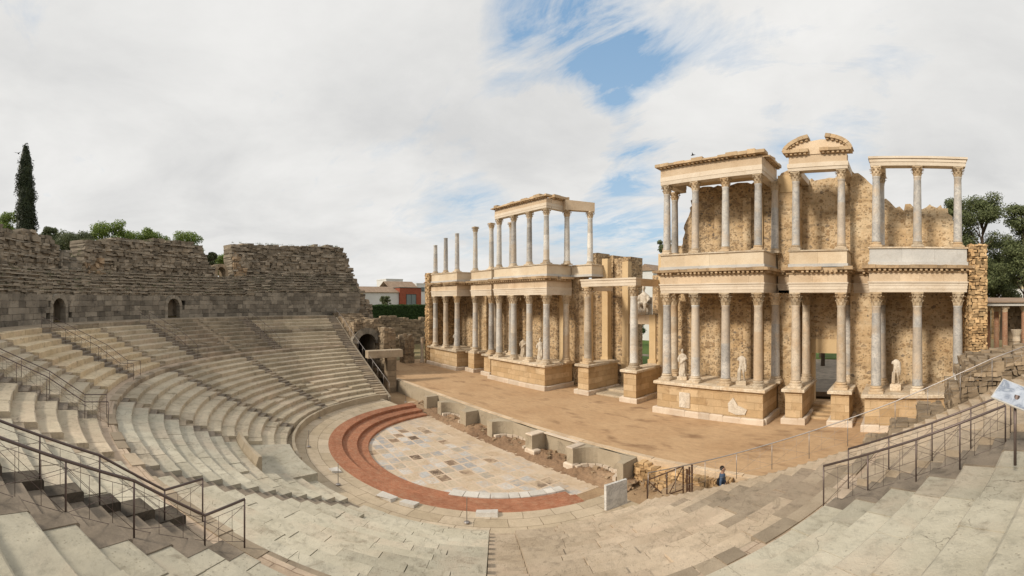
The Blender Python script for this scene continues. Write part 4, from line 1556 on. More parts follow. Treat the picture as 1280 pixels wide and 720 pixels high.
def capital_mb(rt, h, ab):
    b = MB()
    bell = [(rt * 1.0, 0), (rt * 1.0, h * 0.3), (rt * 1.06, h * 0.55), (rt * 1.2, h * 0.75), (rt * 1.38, h * 0.86), (rt * 1.4, h * 0.88)]
    b.lathe(bell, 16)
    for tier, (z0, hh, out, off) in enumerate(((0.02, 0.40, 0.13, 0), (0.25, 0.46, 0.19, 0.5))):
        for i in range(8):
            a = 2 * PI * (i + off) / 8
            sa, ca = math.sin(a), math.cos(a)
            rings = []
            for tz, ro, wd in ((0, 0.02, 0.36), (0.45, 0.06, 0.40), (0.8, 0.13, 0.34), (1.0, out * 1.9, 0.24), (0.92, out * 2.2, 0.14)):
                r_ = rt * (1.0 + 0.05 * tier) + ro * rt * 2.2
                z = h * z0 + h * hh * tz
                w_ = wd * rt
                rings.append([(ca * r_ - sa * s * w_, sa * r_ + ca * s * w_, z) for s in (-1, 1)] +
                             [(ca * (r_ - 0.05) - sa * s * w_ * 0.8, sa * (r_ - 0.05) + ca * s * w_ * 0.8, z - 0.01) for s in (1, -1)])
            vs = [p for rg in rings for p in rg]
            fs = []
            for k in range(4):
                for m_ in range(4):
                    n_ = (m_ + 1) % 4
                    fs.append((k * 4 + m_, k * 4 + n_, (k + 1) * 4 + n_, (k + 1) * 4 + m_))
            fs += [(3, 2, 1, 0), (16, 17, 18, 19)]
            b.add(vs, fs)
    for i in range(4):
        a = PI / 4 + i * PI / 2
        d = Vector((math.cos(a), math.sin(a), 0))
        pts = []
        for k in range(9):
            q = k / 8 * 2.2 * PI
            rad = ab * 0.26 * (1 - 0.08 * k)
            pts.append(tuple(d * (ab * 1.12 - math.sin(q) * rad * 0.55 + rad * 0.2) + Vector((0, 0, h * 0.74 + math.cos(q) * rad * 0.6))))
        pts.insert(0, tuple(d * rt * 1.1 + Vector((0, 0, h * 0.5))))
        b.tube(pts, ab * 0.085, 5)
    # abacus with hollowed sides
    pts = []
    for i in range(4):
        a0 = PI / 4 + i * PI / 2
        c0 = Vector((math.cos(a0), math.sin(a0))) * ab * 1.38
        a1 = a0 + PI / 2
        c1 = Vector((math.cos(a1), math.sin(a1))) * ab * 1.38
        inn = -(c0 + c1).normalized()
        tn = (c1 - c0).normalized()
        pts += [c0 + tn * 0.06, c0 + (c1 - c0) * 0.3 + inn * ab * 0.12, c0 + (c1 - c0) * 0.7 + inn * ab * 0.12, c1 - tn * 0.06]
    b.prism_xy([(p.x, p.y) for p in pts], h * 0.88, h)
    return b


KINDS = {}
for kind, (r, rt, hb, hs, hc, pl, ab) in {
        'lower': (0.345, 0.295, 0.50, 5.37, 0.92, 0.50, 0.42),
        'regia': (0.365, 0.31, 0.52, 5.74, 0.94, 0.52, 0.44),
        'upper': (0.295, 0.25, 0.36, 4.40, 0.67, 0.42, 0.36)}.items():
    KINDS[kind] = (base_mb(r, hb, pl).mesh('base', M['base'], False), shaft_mb(r, hs, rt).mesh('shaft', M['column_grey'], True),
                   capital_mb(rt, hc, ab).mesh('capital', M['capital'], False), hb, hs, hc)
COLMATS = ['column_grey', 'column_grey', 'column_white', 'column_warm']


def column(kind, x, y, z, label, mat=None, group=None, cap=True, shaft_h=None, stretch=1.0):
    bm_, sm, cm_, hb, hs, hc = KINDS[kind]
    t_ = thing('column', label, 'column', group, (x, y, z))
    t_.rotation_euler = (0, 0, 0)
    link('base', bm_, t_)
    sh = hs * stretch if shaft_h is None else shaft_h
    s_ = link('shaft', sm, t_, (0, 0, hb), (1, 1, sh / hs), M[mat or COLMATS[rng.randrange(4)]])
    s_.rotation_euler = (0, 0, U(0, 6))
    if cap:
        link('capital', cm_, t_, (0, 0, hb + sh))
    return t_


GX = dict(r=2.64, m1=6.79, m2=9.30, m3=11.80, m4=14.34, d1=16.91, d2=20.21, e1=22.74, e2=25.52, e3=28.26)
GY = dict(r=1.6, m=0.2, d=1.05, e=0.0)
TINT = {'column_grey': 'grey', 'column_white': 'white', 'column_warm': 'cream'}
SIDE = {1: 'right', -1: 'left'}
WHERE = {'r': 'on the tall pedestal {s} of the central doorway', 'd1': 'by the {s} side doorway, nearer the centre', 'd2': 'by the {s} side doorway, farther from the centre',
         'm1': '{s} middle podium, corner nearest the centre', 'm2': '{s} middle podium, second from the centre',
         'm3': '{s} middle podium, third from the centre', 'm4': '{s} middle podium, outer corner',
         'e1': '{s} end podium, nearest the centre', 'e2': '{s} end podium, in the middle', 'e3': '{s} end podium, outermost'}
LMAT = {('m1', 1): 'column_grey', ('m2', 1): 'column_white', ('m3', 1): 'column_grey', ('m4', 1): 'column_warm', ('d1', 1): 'column_warm', ('d2', 1): 'column_warm',
        ('e1', 1): 'column_grey', ('e2', 1): 'column_grey', ('e3', 1): 'column_grey', ('r', 1): 'column_white'}
GL, GUp = 'columns of the lower storey', 'columns of the upper storey'
for s in (1, -1):
    for n in ('e3', 'e2', 'e1', 'd2', 'd1', 'm4', 'm3', 'm2', 'm1', 'r'):
        mat = LMAT.get((n, s)) or ('column_grey' if n == 'e1' else rng.choice(['column_white', 'column_white', 'column_warm', 'column_grey']))
        w_ = WHERE[n].format(s=SIDE[s])
        if n == 'r':
            column('regia', s * GX[n], GY['r'], 2.77, '%s column %s, lower storey' % (TINT[mat], w_), mat, GL)
        else:
            column('lower', s * GX[n], GY[n[0]], 2.46, '%s column, lower storey, %s' % (TINT[mat], w_), mat, GL)
    for (x, y, w_) in ((6.2, 2.4, '{s} middle podium, set back at the central side'), (14.95, 2.5, '{s} middle podium, set back at the outer side'),
                       (17.0, 4.0, 'set back inside the {s} side doorway, nearer the centre'), (20.3, 4.2, 'set back inside the {s} side doorway, outer side'),
                       (22.95, 3.0, 'set back on the {s} end podium')):
        mat = rng.choice(['column_grey', 'column_warm'])
        column('lower', s * x, y, 2.46, '%s column, lower storey, %s' % (TINT[mat], w_.format(s=SIDE[s])), mat, GL)
# upper storey, right: all but the doorway pair carry beams
for n in ('e3', 'e2', 'e1', 'd2', 'd1', 'm4', 'm3', 'm2', 'm1'):
    mat = 'column_grey' if n in ('e1', 'e2', 'e3', 'd1', 'd2', 'm4') else rng.choice(['column_white', 'column_grey'])
    column('upper', GX[n], GY[n[0]], 12.27, '%s column, upper storey, %s' % (TINT[mat], WHERE[n].format(s='right')), mat, GUp, stretch=1.0 if n[0] != 'd' else 1.04)
for x, y, w_ in ((6.25, 2.4, 'set back at the central side of the right middle block'), (14.9, 2.5, 'set back at the outer side of the right middle block'), (22.95, 1.9, 'set back behind the first right end column')):
    column('upper', x, y, 12.27, 'grey column, upper storey, %s' % w_, 'column_grey', GUp)
for n in ('m4', 'm3', 'm2', 'm1'):
    mat = rng.choice(['column_white', 'column_grey'])
    column('upper', -GX[n], GY[n[0]], 12.27, '%s column, upper storey, %s' % (TINT[mat], WHERE[n].format(s='left')), mat, GUp)
column('upper', -6.1, 2.4, 12.27, 'white column, upper storey, mid short side of left frame', 'column_white', GUp)
column('upper', -4.75, 4.4, 12.27, 'white column, upper storey, last on short side of left frame', 'column_white', GUp)
column('upper', -15.1, 2.6, 12.27, 'dark mottled column, upper storey, set back inside the left frame', 'column_grey', GUp)
for n in ('d1', 'd2'):
    column('upper', -GX[n], GY['d'], 12.27, 'free standing white column, upper storey, %s' % WHERE[n].format(s='left'), 'column_white', GUp)
for n, h in (('e1', 4.5), ('e2', 4.25), ('e3', 3.6)):
    column('upper', -GX[n], 0.0, 12.27, 'broken column shaft, upper storey, %s' % WHERE[n].format(s='left'), 'column_grey', GUp, cap=False, shaft_h=h)


# ------------------------------------------------------------------ podiums and pedestals
def podium(name, label, x0, x1, y0, y1, top, s, group, cap_gap=0.0, mat='podium'):
    t_ = thing(name, label, name, group, (s * (x0 + x1) / 2, (y0 + y1) / 2, 0))
    b = MB()
    b.box(x0, x1, y0, y1, -0.2, top - 0.22)
    if s < 0:
        b.mirror()
    b.build('die', M[mat], t_)
    b = MB()
    x = x0 - 0.26
    while x < x1 + 0.26:                      # plinth stones along the front
        L = U(0.9, 1.9)
        e = min(x + L, x1 + 0.26)
        if e > x + 0.15:
            hh = 0.44 + U(-0.05, 0.03)
            b.cboxc(x + 0.004, e - 0.004, y0 - 0.30 + U(-0.02, 0.02), y0 - 0.003, -0.1, hh, 0.05)
        x += L
    for xs in (x0, x1):
        y = y0
        while y < y1:
            e = min(y + U(0.8, 1.5), y1)
            a_, b_ = (xs - 0.26, xs - 0.003) if xs == x0 else (xs + 0.003, xs + 0.26)
            b.cboxc(a_, b_, y + 0.004, e - 0.004, -0.1, 0.42 + U(-0.04, 0.03), 0.05)
            y = e
    if s < 0:
        b.mirror()
    b.build('plinth', M['podium_base'], t_)
    b = MB()
    x = x0 - 0.22
    while x < x1 + 0.22:
        L = U(0.8, 1.7)
        e = min(x + L, x1 + 0.22)
        if e > x + 0.1 and rng.random() > cap_gap:
            b.cboxc(x + 0.003, e - 0.003, y0 - 0.24 + U(-0.03, 0.02), y0 + 0.5, top - 0.215, top - 0.005, 0.04)
        x += L
    b.box(x0 + 0.01, x1 - 0.01, y0 + 0.01, y1 - 0.01, top - 0.22, top - 0.012)
    for xs in (x0, x1):
        y = y0 + 0.5
        while y < y1:
            e = min(y + U(0.8, 1.5), y1)
            if rng.random() > cap_gap * 0.6:
                a_, b_ = (xs - 0.22, xs + 0.3) if xs == x0 else (xs - 0.3, xs + 0.22)
                b.cboxc(a_, b_, y + 0.003, e - 0.003, top - 0.212, top - 0.006, 0.04)
            y = e
    if s < 0:
        b.mirror()
    b.build('cornice', M['base'], t_)
    return t_


for s in (1, -1):
    S = SIDE[s]
    G = 'podiums of the stage building'
    t = podium('podium', 'long ashlar podium %s of the central doorway carrying four front columns and statues' % S, 6.3, 14.92, -0.48, 3.4, 2.46, s, G, 0.0 if s > 0 else 0.2)
    if s > 0:
        b = MB()
        b.cboxc(8.3, 9.2, -0.56, -0.483, 0.62, 1.75, 0.02)
        b.build('relief_slab', M['statue'], t)
        b = MB()
        b.prism_xz([(12.35, 0.72), (12.3, 1.3), (12.7, 1.75), (13.05, 1.2), (13.75, 0.95), (13.6, 0.6), (12.9, 0.55)], -0.58, -0.483)
        b.build('relief_slab', M['statue'], t)
    podium('podium', 'short ashlar podium at the %s end of the stage building' % S, 22.0, 29.1, -0.5, 3.4, 2.46, s, G, 0.0)
    G = 'pedestals of the stage building'
    podium('pedestal', 'tall pedestal beside the %s side doorway, nearer the centre' % S, 16.28, 17.52, 0.42, 4.6, 2.46, s, G, 0.15)
    podium('pedestal', 'tall pedestal beside the %s side doorway, outer side' % S, 19.56, 20.84, 0.42, 4.6, 2.46, s, G, 0.15)
    podium('pedestal', 'tall stained pedestal running back %s of the central doorway' % S, 2.0, 3.3, 0.95, 5.4, 2.77, s, G, 0.1)
    # steps up to the side doorways
    t = thing('doorway_steps', 'worn stone steps up to the %s side doorway' % S, 'steps', 'steps at the doorways', (s * 18.5, 3, 0))
    for k in range(4):
        b = MB()
        b.cboxc(17.55, 19.53, 1.9 + 0.62 * k, 5.0, -0.1, 0.16 * (k + 1), 0.03)
        if s < 0:
            b.mirror()
        b.build('step', M['podium'], t)
t = thing('doorway_steps', 'broad low paved threshold before the central doorway', 'steps', 'steps at the doorways', (0, 3, 0))
for k in range(2):
    b = MB()
    b.cboxc(-1.75, 1.75, 1.6 + 1.6 * k, 9.4, -0.1, 0.14 + 0.16 * k, 0.03)
    b.build('step', M['flag'], t)

# ------------------------------------------------------------------ entablatures


def modillions(b, x0, x1, yf, z, s_=0.34, out=0.30):
    n = max(1, int((x1 - x0) / s_))
    for i in range(n):
        if rng.random() < 0.06:
            continue
        x = x0 + (i + 0.5) * (x1 - x0) / n
        b.box(x - 0.085, x + 0.085, yf - out, yf + 0.02, z, z + 0.15, 0.006)


def modillions_y(b, y0, y1, xf, sgn, z, s_=0.34, out=0.30):
    n = max(1, int((y1 - y0) / s_))
    for i in range(n):
        y = y0 + (i + 0.5) * (y1 - y0) / n
        b.box(min(xf - sgn * 0.02, xf + sgn * out), max(xf - sgn * 0.02, xf + sgn * out), y - 0.085, y + 0.085, z, z + 0.15, 0.006)


def entablature(label, x0, x1, y0, y1, s, z=9.25, arch=0.72, frieze=0.60, corn=0.48, mat_f='entab', cgap=0.06, solid=True, group='entablatures of the stage building'):
    t_ = thing('entablature', label, 'entablature', group, (s * (x0 + x1) / 2, y0, z))
    b = MB()
    b.box(x0 + 0.05, x1 - 0.05, y0 + 0.05, y1, z, z + arch * 0.30)
    b.box(x0 + 0.025, x1 - 0.025, y0 + 0.025, y1, z + arch * 0.30 + 0.001, z + arch * 0.60)
    b.box(x0, x1, y0, y1, z + arch * 0.60 + 0.001, z + arch * 0.86)
    b.box(x0 - 0.06, x1 + 0.06, y0 - 0.06, y1, z + arch * 0.86 + 0.001, z + arch)
    (b.mirror() if s < 0 else b)
    b.build('architrave', M['entab_white'], t_)
    b = MB()
    x = x0 + 0.02
    while x < x1 - 0.02:
        L = U(1.0, 2.2)
        e = min(x + L, x1 - 0.02)
        if x1 - e < 0.6:
            e = x1 - 0.02
        b.box(x + 0.003, e - 0.003, y0 + 0.03 + U(-0.012, 0.012), y1, z + arch + 0.001, z + arch + frieze)
        x = e
    (b.mirror() if s < 0 else b)
    b.build('frieze', M[mat_f], t_)
    zc_ = z + arch + frieze
    b = MB()
    modillions(b, x0 - 0.1, x1 + 0.1, y0, zc_ + 0.10)
    modillions_y(b, y0, y1 - 0.4, x0, -1, zc_ + 0.10)
    modillions_y(b, y0, y1 - 0.4, x1, 1, zc_ + 0.10)
    b.box(x0 - 0.06, x1 + 0.06, y0 - 0.06, y1, zc_ + 0.001, zc_ + 0.11)
    b.box(x0 - 0.02, x1 + 0.02, y0 - 0.02, y1, zc_ + 0.111, zc_ + corn - 0.05)
    x = x0 - 0.42
    while x < x1 + 0.42:
        L = U(0.45, 1.1)
        e = min(x + L, x1 + 0.42)
        if e - x > 0.08 and rng.random() > cgap:
            o = U(-0.05, 0.04)
            b.add([(x + 0.004, y0 - 0.40 + o, zc_ + 0.26), (e - 0.004, y0 - 0.40 + o, zc_ + 0.26), (e - 0.004, y0 - 0.48 + o, zc_ + corn + U(-0.05, 0.02)), (x + 0.004, y0 - 0.48 + o, zc_ + corn + U(-0.05, 0.02)),
                   (x + 0.004, y0 + 0.1, zc_ + 0.26), (e - 0.004, y0 + 0.1, zc_ + 0.26), (e - 0.004, y0 + 0.1, zc_ + corn), (x + 0.004, y0 + 0.1, zc_ + corn)],
                  [(0, 1, 2, 3), (5, 4, 7, 6), (0, 4, 5, 1), (3, 2, 6, 7), (0, 3, 7, 4), (1, 5, 6, 2)])
        x += L
    for xs, sg in ((x0, -1), (x1, 1)):
        y = y0 + 0.1
        while y < y1 - 0.3:
            e = min(y + U(0.5, 1.1), y1)
            if rng.random() > cgap:
                b.box(min(xs + sg * 0.44, xs - sg * 0.1), max(xs + sg * 0.44, xs - sg * 0.1), y + 0.004, e - 0.004, zc_ + 0.26, zc_ + corn - 0.01, 0.008)
            y = e
    (b.mirror() if s < 0 else b)
    b.build('cornice', M['cornice'], t_)
    return t_


def attic(label, x0, x1, y0, y1, s, z0=11.06, z1=12.27, mat='parapet'):
    t_ = thing('upper_podium', label, 'podium', 'upper podiums of the stage building', (s * (x0 + x1) / 2, y0, z0))
    b = MB()
    b.box(x0 - 0.08, x1 + 0.08, y0 - 0.08, y1, z0, z0 + 0.22)
    (b.mirror() if s < 0 else b)
    b.build('plinth', M['parapet_grey'], t_)
    b = MB()
    n = max(1, round((x1 - x0) / 2.4))
    for i in range(n):
        b.box(lerp(x0, x1, i / n) + 0.003, lerp(x0, x1, (i + 1) / n) - 0.003, y0 + U(0, 0.012), y1, z0 + 0.221, z1 - 0.10)
    (b.mirror() if s < 0 else b)
    b.build('die', M[mat], t_)
    b = MB()
    b.cboxc(x0 - 0.09, x1 + 0.09, y0 - 0.09, y1, z1 - 0.099, z1, 0.02)
    (b.mirror() if s < 0 else b)
    b.build('cornice', M['base'], t_)


for s in (1, -1):
    S = SIDE[s]
    entablature('long lower entablature over the %s middle podium' % S, 6.35, 14.9, -0.18, 3.4, s)
    entablature('short lower entablature over the %s side doorway' % S, 16.45, 20.7, 0.68, 4.6, s)
    entablature('lower entablature over the %s end podium' % S, 22.25, 28.9, -0.36, 3.4, s)
    entablature('recessed strip of entablature beside the %s middle podium' % S, 15.0, 16.3, 2.9, 4.4, s)
    entablature('recessed strip of entablature beside the %s end podium' % S, 20.85, 22.1, 2.9, 4.4, s)
    attic('pale upper podium over the %s middle entablature' % S, 6.4, 14.85, -0.12, 3.4, s, mat='parapet')
    attic('pale upper podium over the %s side doorway' % S, 16.5, 20.65, 0.74, 4.4, s)
    attic('grey marble upper podium over the %s end columns' % S, 22.3, 28.85, -0.30, 3.2, s, mat='parapet_grey' if s > 0 else 'parapet')
# low courses continuing the left upper podium toward the centre
attic('pale upper podium of the short side facing the central doorway', 3.6, 6.3, 3.3, 5.4, -1)
# white beam over the central columns
t = thing('architrave_beam', 'white marble beam spanning the two central columns with a return to the right', 'beam', loc=(0, 1.6, 9.97))
b = MB()
b.box(-3.15, 3.1, 1.22, 1.98, 9.97, 10.24)
b.box(-3.17, 3.12, 1.19, 2.0, 10.241, 10.50)
b.box(-3.24, 3.18, 1.12, 2.06, 10.501, 10.66)
b.build('front_beam', M['entab_white'], t)
b = MB()
b.box(2.3, 3.05, 2.07, 5.0, 9.98, 10.6)
b.build('return_beam', M['entab'], t)
b = MB()
b.box(-3.05, -2.3, 1.99, 5.0, 9.60, 9.96)
b.build('return_beam', M['entab'], t)


def frame(label, segs, z, mat='entab', ragged=True, corn=0.34, arch=0.62, frz=0.62):
    """open beam frame of the upper storey; segs are (x0, x1, y0, y1, outward) boxes"""
    t_ = thing('entablature', label, 'entablature', 'entablatures of the upper storey', (segs[0][0], segs[0][2], z))
    b, c, f = MB(), MB(), MB()
    for x0, x1, y0, y1, o in segs:
        b.box(x0 + 0.02, x1 - 0.02, y0 + 0.02, y1 - 0.02, z, z + arch * 0.45)
        b.box(x0, x1, y0, y1, z + arch * 0.45 + 0.001, z + arch)
        f.box(x0 + 0.02, x1 - 0.02, y0 + 0.02, y1 - 0.02, z + arch + 0.001, z + arch + frz)
        zc_ = z + arch + frz
        if o in 'NS':
            sg = -1 if o == 'S' else 1
            yf = y0 if o == 'S' else y1
            if o == 'S':
                modillions(c, x0, x1, yf, zc_ + 0.02, 0.34, 0.24)
            x = x0 - 0.3
            while x < x1 + 0.3:
                e = min(x + U(0.4, 1.1), x1 + 0.3)
                h = corn + (U(-0.12, 0.10) if ragged else 0)
                c.box(x + 0.004, e - 0.004, min(yf + sg * 0.36, yf - sg * 0.5), max(yf + sg * 0.36, yf - sg * 0.5), zc_ + 0.12, zc_ + h, 0.012)
                x = e
        else:
            sg = -1 if o == 'W' else 1
            xf = x0 if o == 'W' else x1
            modillions_y(c, y0, y1, xf, sg, zc_ + 0.02, 0.34, 0.24)
            y = y0
            while y < y1:
                e = min(y + U(0.4, 1.1), y1)
                h = corn + (U(-0.12, 0.10) if ragged else 0)
                c.box(min(xf + sg * 0.36, xf - sg * 0.5), max(xf + sg * 0.36, xf - sg * 0.5), y + 0.004, e - 0.004, zc_ + 0.12, zc_ + h, 0.012)
                y = e
    b.build('architrave', M['entab_white'], t_)
    f.build('frieze', M[mat], t_)
    c.build('cornice', M['cornice'], t_)
    return t_


t = frame('heavy upper entablature frame over the right middle columns', [(6.4, 14.75, -0.18, 0.58, 'S'), (14.0, 14.75, 0.581, 3.6, 'E'), (6.4, 7.1, 0.581, 2.9, 'W')], 17.70)
b = MB()
b.box(7.1, 14.0, 0.58, 3.6, 18.3, 18.55)
b.build('ceiling', M['plaster'], t)
frame('upper entablature frame on the free standing left columns', [(-14.7, -6.4, -0.18, 0.56, 'S'), (-6.95, -6.4, 0.561, 2.7, 'E')], 17.70, ragged=True, arch=0.5, frz=0.45)
t = thing('architrave_beam', 'slim pale beam carried back over the last upper columns of the left frame', 'beam', loc=(-5.6, 3.5, 17.7))
b = MB()
b.add([(-6.6, 2.2, 17.72), (-5.9, 2.0, 17.72), (-4.3, 4.6, 17.72), (-5.0, 4.9, 17.72), (-6.6, 2.2, 18.72), (-5.9, 2.0, 18.72), (-4.3, 4.6, 18.6), (-5.0, 4.9, 18.6)],
      [(3, 2, 1, 0), (4, 5, 6, 7), (0, 1, 5, 4), (1, 2, 6, 5), (2, 3, 7, 6), (3, 0, 4, 7)])
b.build('beam', M['entab'], t)
t = thing('architrave_beam', 'long pale beam over the three right end upper columns', 'beam', loc=(25.5, 0, 17.7))
b = MB()
b.box(22.35, 28.75, -0.34, 0.34, 17.70, 17.95)
b.box(22.30, 28.80, -0.38, 0.38, 17.951, 18.16)
b.box(22.22, 28.88, -0.46, 0.46, 18.161, 18.30)
b.build('front_beam', M['entab_white'], t)
b = MB()
b.box(22.4, 23.3, 0.47, 2.5, 17.72, 18.2)
b.build('return_beam', M['entab_white'], t)

# broken segmental pediment over the right doorway
t = thing('pediment', 'broken segmental pediment on two columns above the right side doorway', 'pediment', loc=(18.55, 0.7, 17.9))
b = MB()
b.box(16.4, 20.7, 0.70, 1.42, 17.90, 18.12)
b.box(16.36, 20.74, 0.66, 1.46, 18.121, 18.42)
for x0, x1 in ((16.36, 17.05), (20.05, 20.74)):
    b.box(x0, x1, 1.461, 4.9, 17.92, 18.40)
b.build('architrave', M['entab_white'], t)
b = MB()
b.box(16.46, 20.64, 0.72, 1.40, 18.421, 18.98)
b.build('frieze', M['entab'], t)
b = MB()
cx_ = 18.55
pts = [(16.55, 19.0), (20.55, 19.0)] + [(cx_ + 2.34 * math.cos(a), 19.08 + 1.08 * math.sin(a)) for a in [D2R(x) for x in (20, 35, 50, 63)]]
pts += [(cx_ + 0.75, 19.97), (cx_ + 0.2, 20.0), (cx_ - 0.5, 19.92), (cx_ - 0.9, 19.95)]
pts += [(cx_ + 2.34 * math.cos(a), 19.08 + 1.08 * math.sin(a)) for a in [D2R(x) for x in (117, 130, 145, 160)]]
b.prism_xz(pts, 0.66, 1.3)
b.build('tympanum', M['entab'], t)
b = MB()
for lo_, hi_ in ((8, 76), (105, 172)):
    n = 7
    for i in range(n):
        q0, q1 = D2R(lerp(lo_, hi_, i / n)), D2R(lerp(lo_, hi_, (i + 0.97) / n))
        pp = []
        for q, ri, ro in ((q0, 2.28, 2.56), (q1, 2.28, 2.56)):
            pp.append(((cx_ + ri * math.cos(q), 19.08 + (ri - 1.24) * math.sin(q)), (cx_ + ro * math.cos(q), 19.08 + (ro - 1.26) * math.sin(q))))
        b.prism_xz([pp[0][0], pp[0][1], pp[1][1], pp[1][0]], 0.42 + U(-0.03, 0.03), 1.34)
        q = (q0 + q1) / 2
        xx, zz2 = cx_ + 2.28 * math.cos(q), 19.08 + 1.0 * math.sin(q)
        b.box(xx - 0.09, xx + 0.09, 0.5, 0.86, zz2 - 0.10, zz2 + 0.06)
for x0, x1 in ((16.1, 17.95), (18.75, 21.0)):
    x = x0
    while x < x1:
        e = min(x + U(0.4, 0.8), x1)
        b.box(x + 0.004, e - 0.004, 0.36 + U(-0.03, 0.03), 1.38, 18.99 + 0.13, 19.34 + U(-0.03, 0.03), 0.01)
        x = e
    modillions(b, x0 + 0.1, x1 - 0.1, 0.70, 18.99, 0.3, 0.24)
b.build('cornice', M['cornice'], t)


# ------------------------------------------------------------------ rubble walls behind the columns
def jag(pts, step=0.28, amp=0.17):
    """break the long edges of an outline so that it reads as ruined masonry"""
    out = []
    for (a, b_) in zip(pts, pts[1:]):
        n = max(1, int(math.hypot(a[0] - b_[0], a[1] - b_[1]) / step))
        for i in range(n):
            q = i / n
            k = amp if 0 < i else 0
            out.append((lerp(a[0], b_[0], q) + U(-k, k), lerp(a[1], b_[1], q) + U(-k, k)))
    out.append(pts[-1])
    return out


def wall_piece(t_, name, x0, x1, y0, y1, top, s, mat, z0=-0.2):
    """top: list of (x, z) along the crest from x0 to x1"""
    crest = jag([(x0, top[0][1])] + list(top[1:-1]) + [(x1, top[-1][1])]) if len(top) > 1 else [(x0, top[0][1]), (x1, top[0][1])]
    b = MB()
    b.prism_xz([(x1, z0), (x0, z0)] + crest, y0, y1)
    if s < 0:
        b.mirror()
    return b.build(name, mat, t_)


t = thing('stage_wall', 'tall ochre rubble wall of the right half of the stage building with a doorway', 'wall', 'back walls of the stage building', (15, 4, 0))
R_, RD, PL = M['rubble'], M['rubble_dark'], M['plaster']
wall_piece(t, 'niche_wall', 5.6, 15.0, 3.65, 5.2, [(5.6, 12.6), (6.2, 13.4), (6.6, 15.4), (7.0, 16.6), (7.5, 18.0), (9, 18.2), (15, 18.25)], 1, RD)
for x in (9.3, 11.8):          # flat pilasters on the niche wall, behind the columns
    b = MB()
    b.box(x + 0.15, x + 0.80, 3.45, 3.648, 2.4, 8.35)
    b.build('pilaster', M['rubble'], t)
    b = MB()
    b.box(x + 0.12, x + 0.83, 3.42, 3.648, 12.3, 16.9)
    b.build('pilaster', M['rubble'], t)
wall_piece(t, 'plaster_strip', 12.9, 13.6, 3.45, 3.646, [(12.9, 16.8), (13.6, 16.9)], 1, PL)
wall_piece(t, 'pier_wall', 15.004, 16.5, 2.95, 5.2, [(15.0, 18.1), (15.6, 18.6), (16.5, 18.5)], 1, R_)
b = MB()
b.box(15.0, 16.45, 2.90, 3.1, 17.0, 18.3)
b.build('plaster_cap', PL, t)
# doorway recess
wall_piece(t, 'door_wall', 16.504, 17.25, 4.95, 6.6, [(16.5, 18.3), (17.25, 18.5)], 1, R_)
wall_piece(t, 'door_wall', 19.35, 20.596, 4.95, 6.6, [(19.35, 18.5), (20.6, 18.6)], 1, R_)
b = MB()
b.prism_xz([(19.346, 5.6), (17.254, 5.6)] + jag([(17.254, 18.5), (18.3, 18.4), (19.346, 18.55)]), 4.953, 6.6)
b.build('door_wall', R_, t)
b = MB()
b.box(17.2, 19.4, 4.90, 6.55, 4.48, 5.598)
b.box(17.15, 17.253, 4.90, 6.5, 0.2, 4.479)
b.box(19.347, 19.42, 4.90, 6.5, 0.2, 4.479)
b.build('door_surround', PL, t)
wall_piece(t, 'pier_wall', 20.6, 22.6, 3.0, 6.2, [(20.6, 18.5), (21.2, 18.2), (21.9, 17.6), (22.6, 17.0)], 1, R_)
wall_piece(t, 'end_bay_wall', 22.604, 28.9, 4.2, 5.8, [(22.6, 16.6), (23.5, 16.3), (24.6, 15.6), (24.7, 16.1), (25.7, 15.7), (26.6, 16.1), (28.0, 15.8), (28.5, 14.6), (28.9, 14.2)], 1, R_)
wall_piece(t, 'plaster_strip', 24.75, 25.5, 4.02, 4.196, [(24.75, 15.6), (25.5, 15.9)], 1, R_)

t = thing('stage_wall', 'ochre rubble wall of the left half of the stage building, roofless above', 'wall', 'back walls of the stage building', (-15, 4, 0))
wall_piece(t, 'niche_wall', 5.6, 15.0, 3.65, 5.2, [(5.6, 12.2), (15, 12.2)], -1, RD)
for x in (7.6, 10.2, 12.9):
    b = MB()
    b.box(-x - 0.6, -x, 3.43, 3.648, 2.4, 9.2)
    b.build('pilaster', PL, t)
wall_piece(t, 'pier_wall', 15.004, 16.5, 2.95, 5.2, [(15.0, 12.1), (16.5, 12.1)], -1, R_)
wall_piece(t, 'door_wall', 16.504, 20.596, 4.95, 6.4, [(16.5, 12.1), (20.6, 12.1)], -1, RD)
wall_piece(t, 'pier_wall', 20.6, 22.6, 3.0, 6.2, [(20.6, 12.1), (22.6, 12.2)], -1, R_)
wall_piece(t, 'end_bay_wall', 22.604, 28.9, 4.2, 5.8, [(22.6, 12.2), (28.9, 12.0)], -1, RD)

# rubble towers at both ends
for s in (1, -1):
    b = MB()
    rubble_prism(b, min(s * 28.95, s * 30.2), max(s * 28.95, s * 30.2), -0.6, 6.2, -0.3, 12.5, bs=(0.18, 0.46), ch=(0.13, 0.27), j=0.05)
    tag(b.build('rubble_tower', M['rough_ochre']), 'slim rough ochre rubble tower closing the %s end of the stage building' % SIDE[s], 'tower', 'rubble towers of the stage building')

# curved niche and central doorway
t = thing('central_doorway', 'central doorway in a curved recess, with broken pilastered piers and a flat lintel', 'doorway', loc=(0, 6, 0))


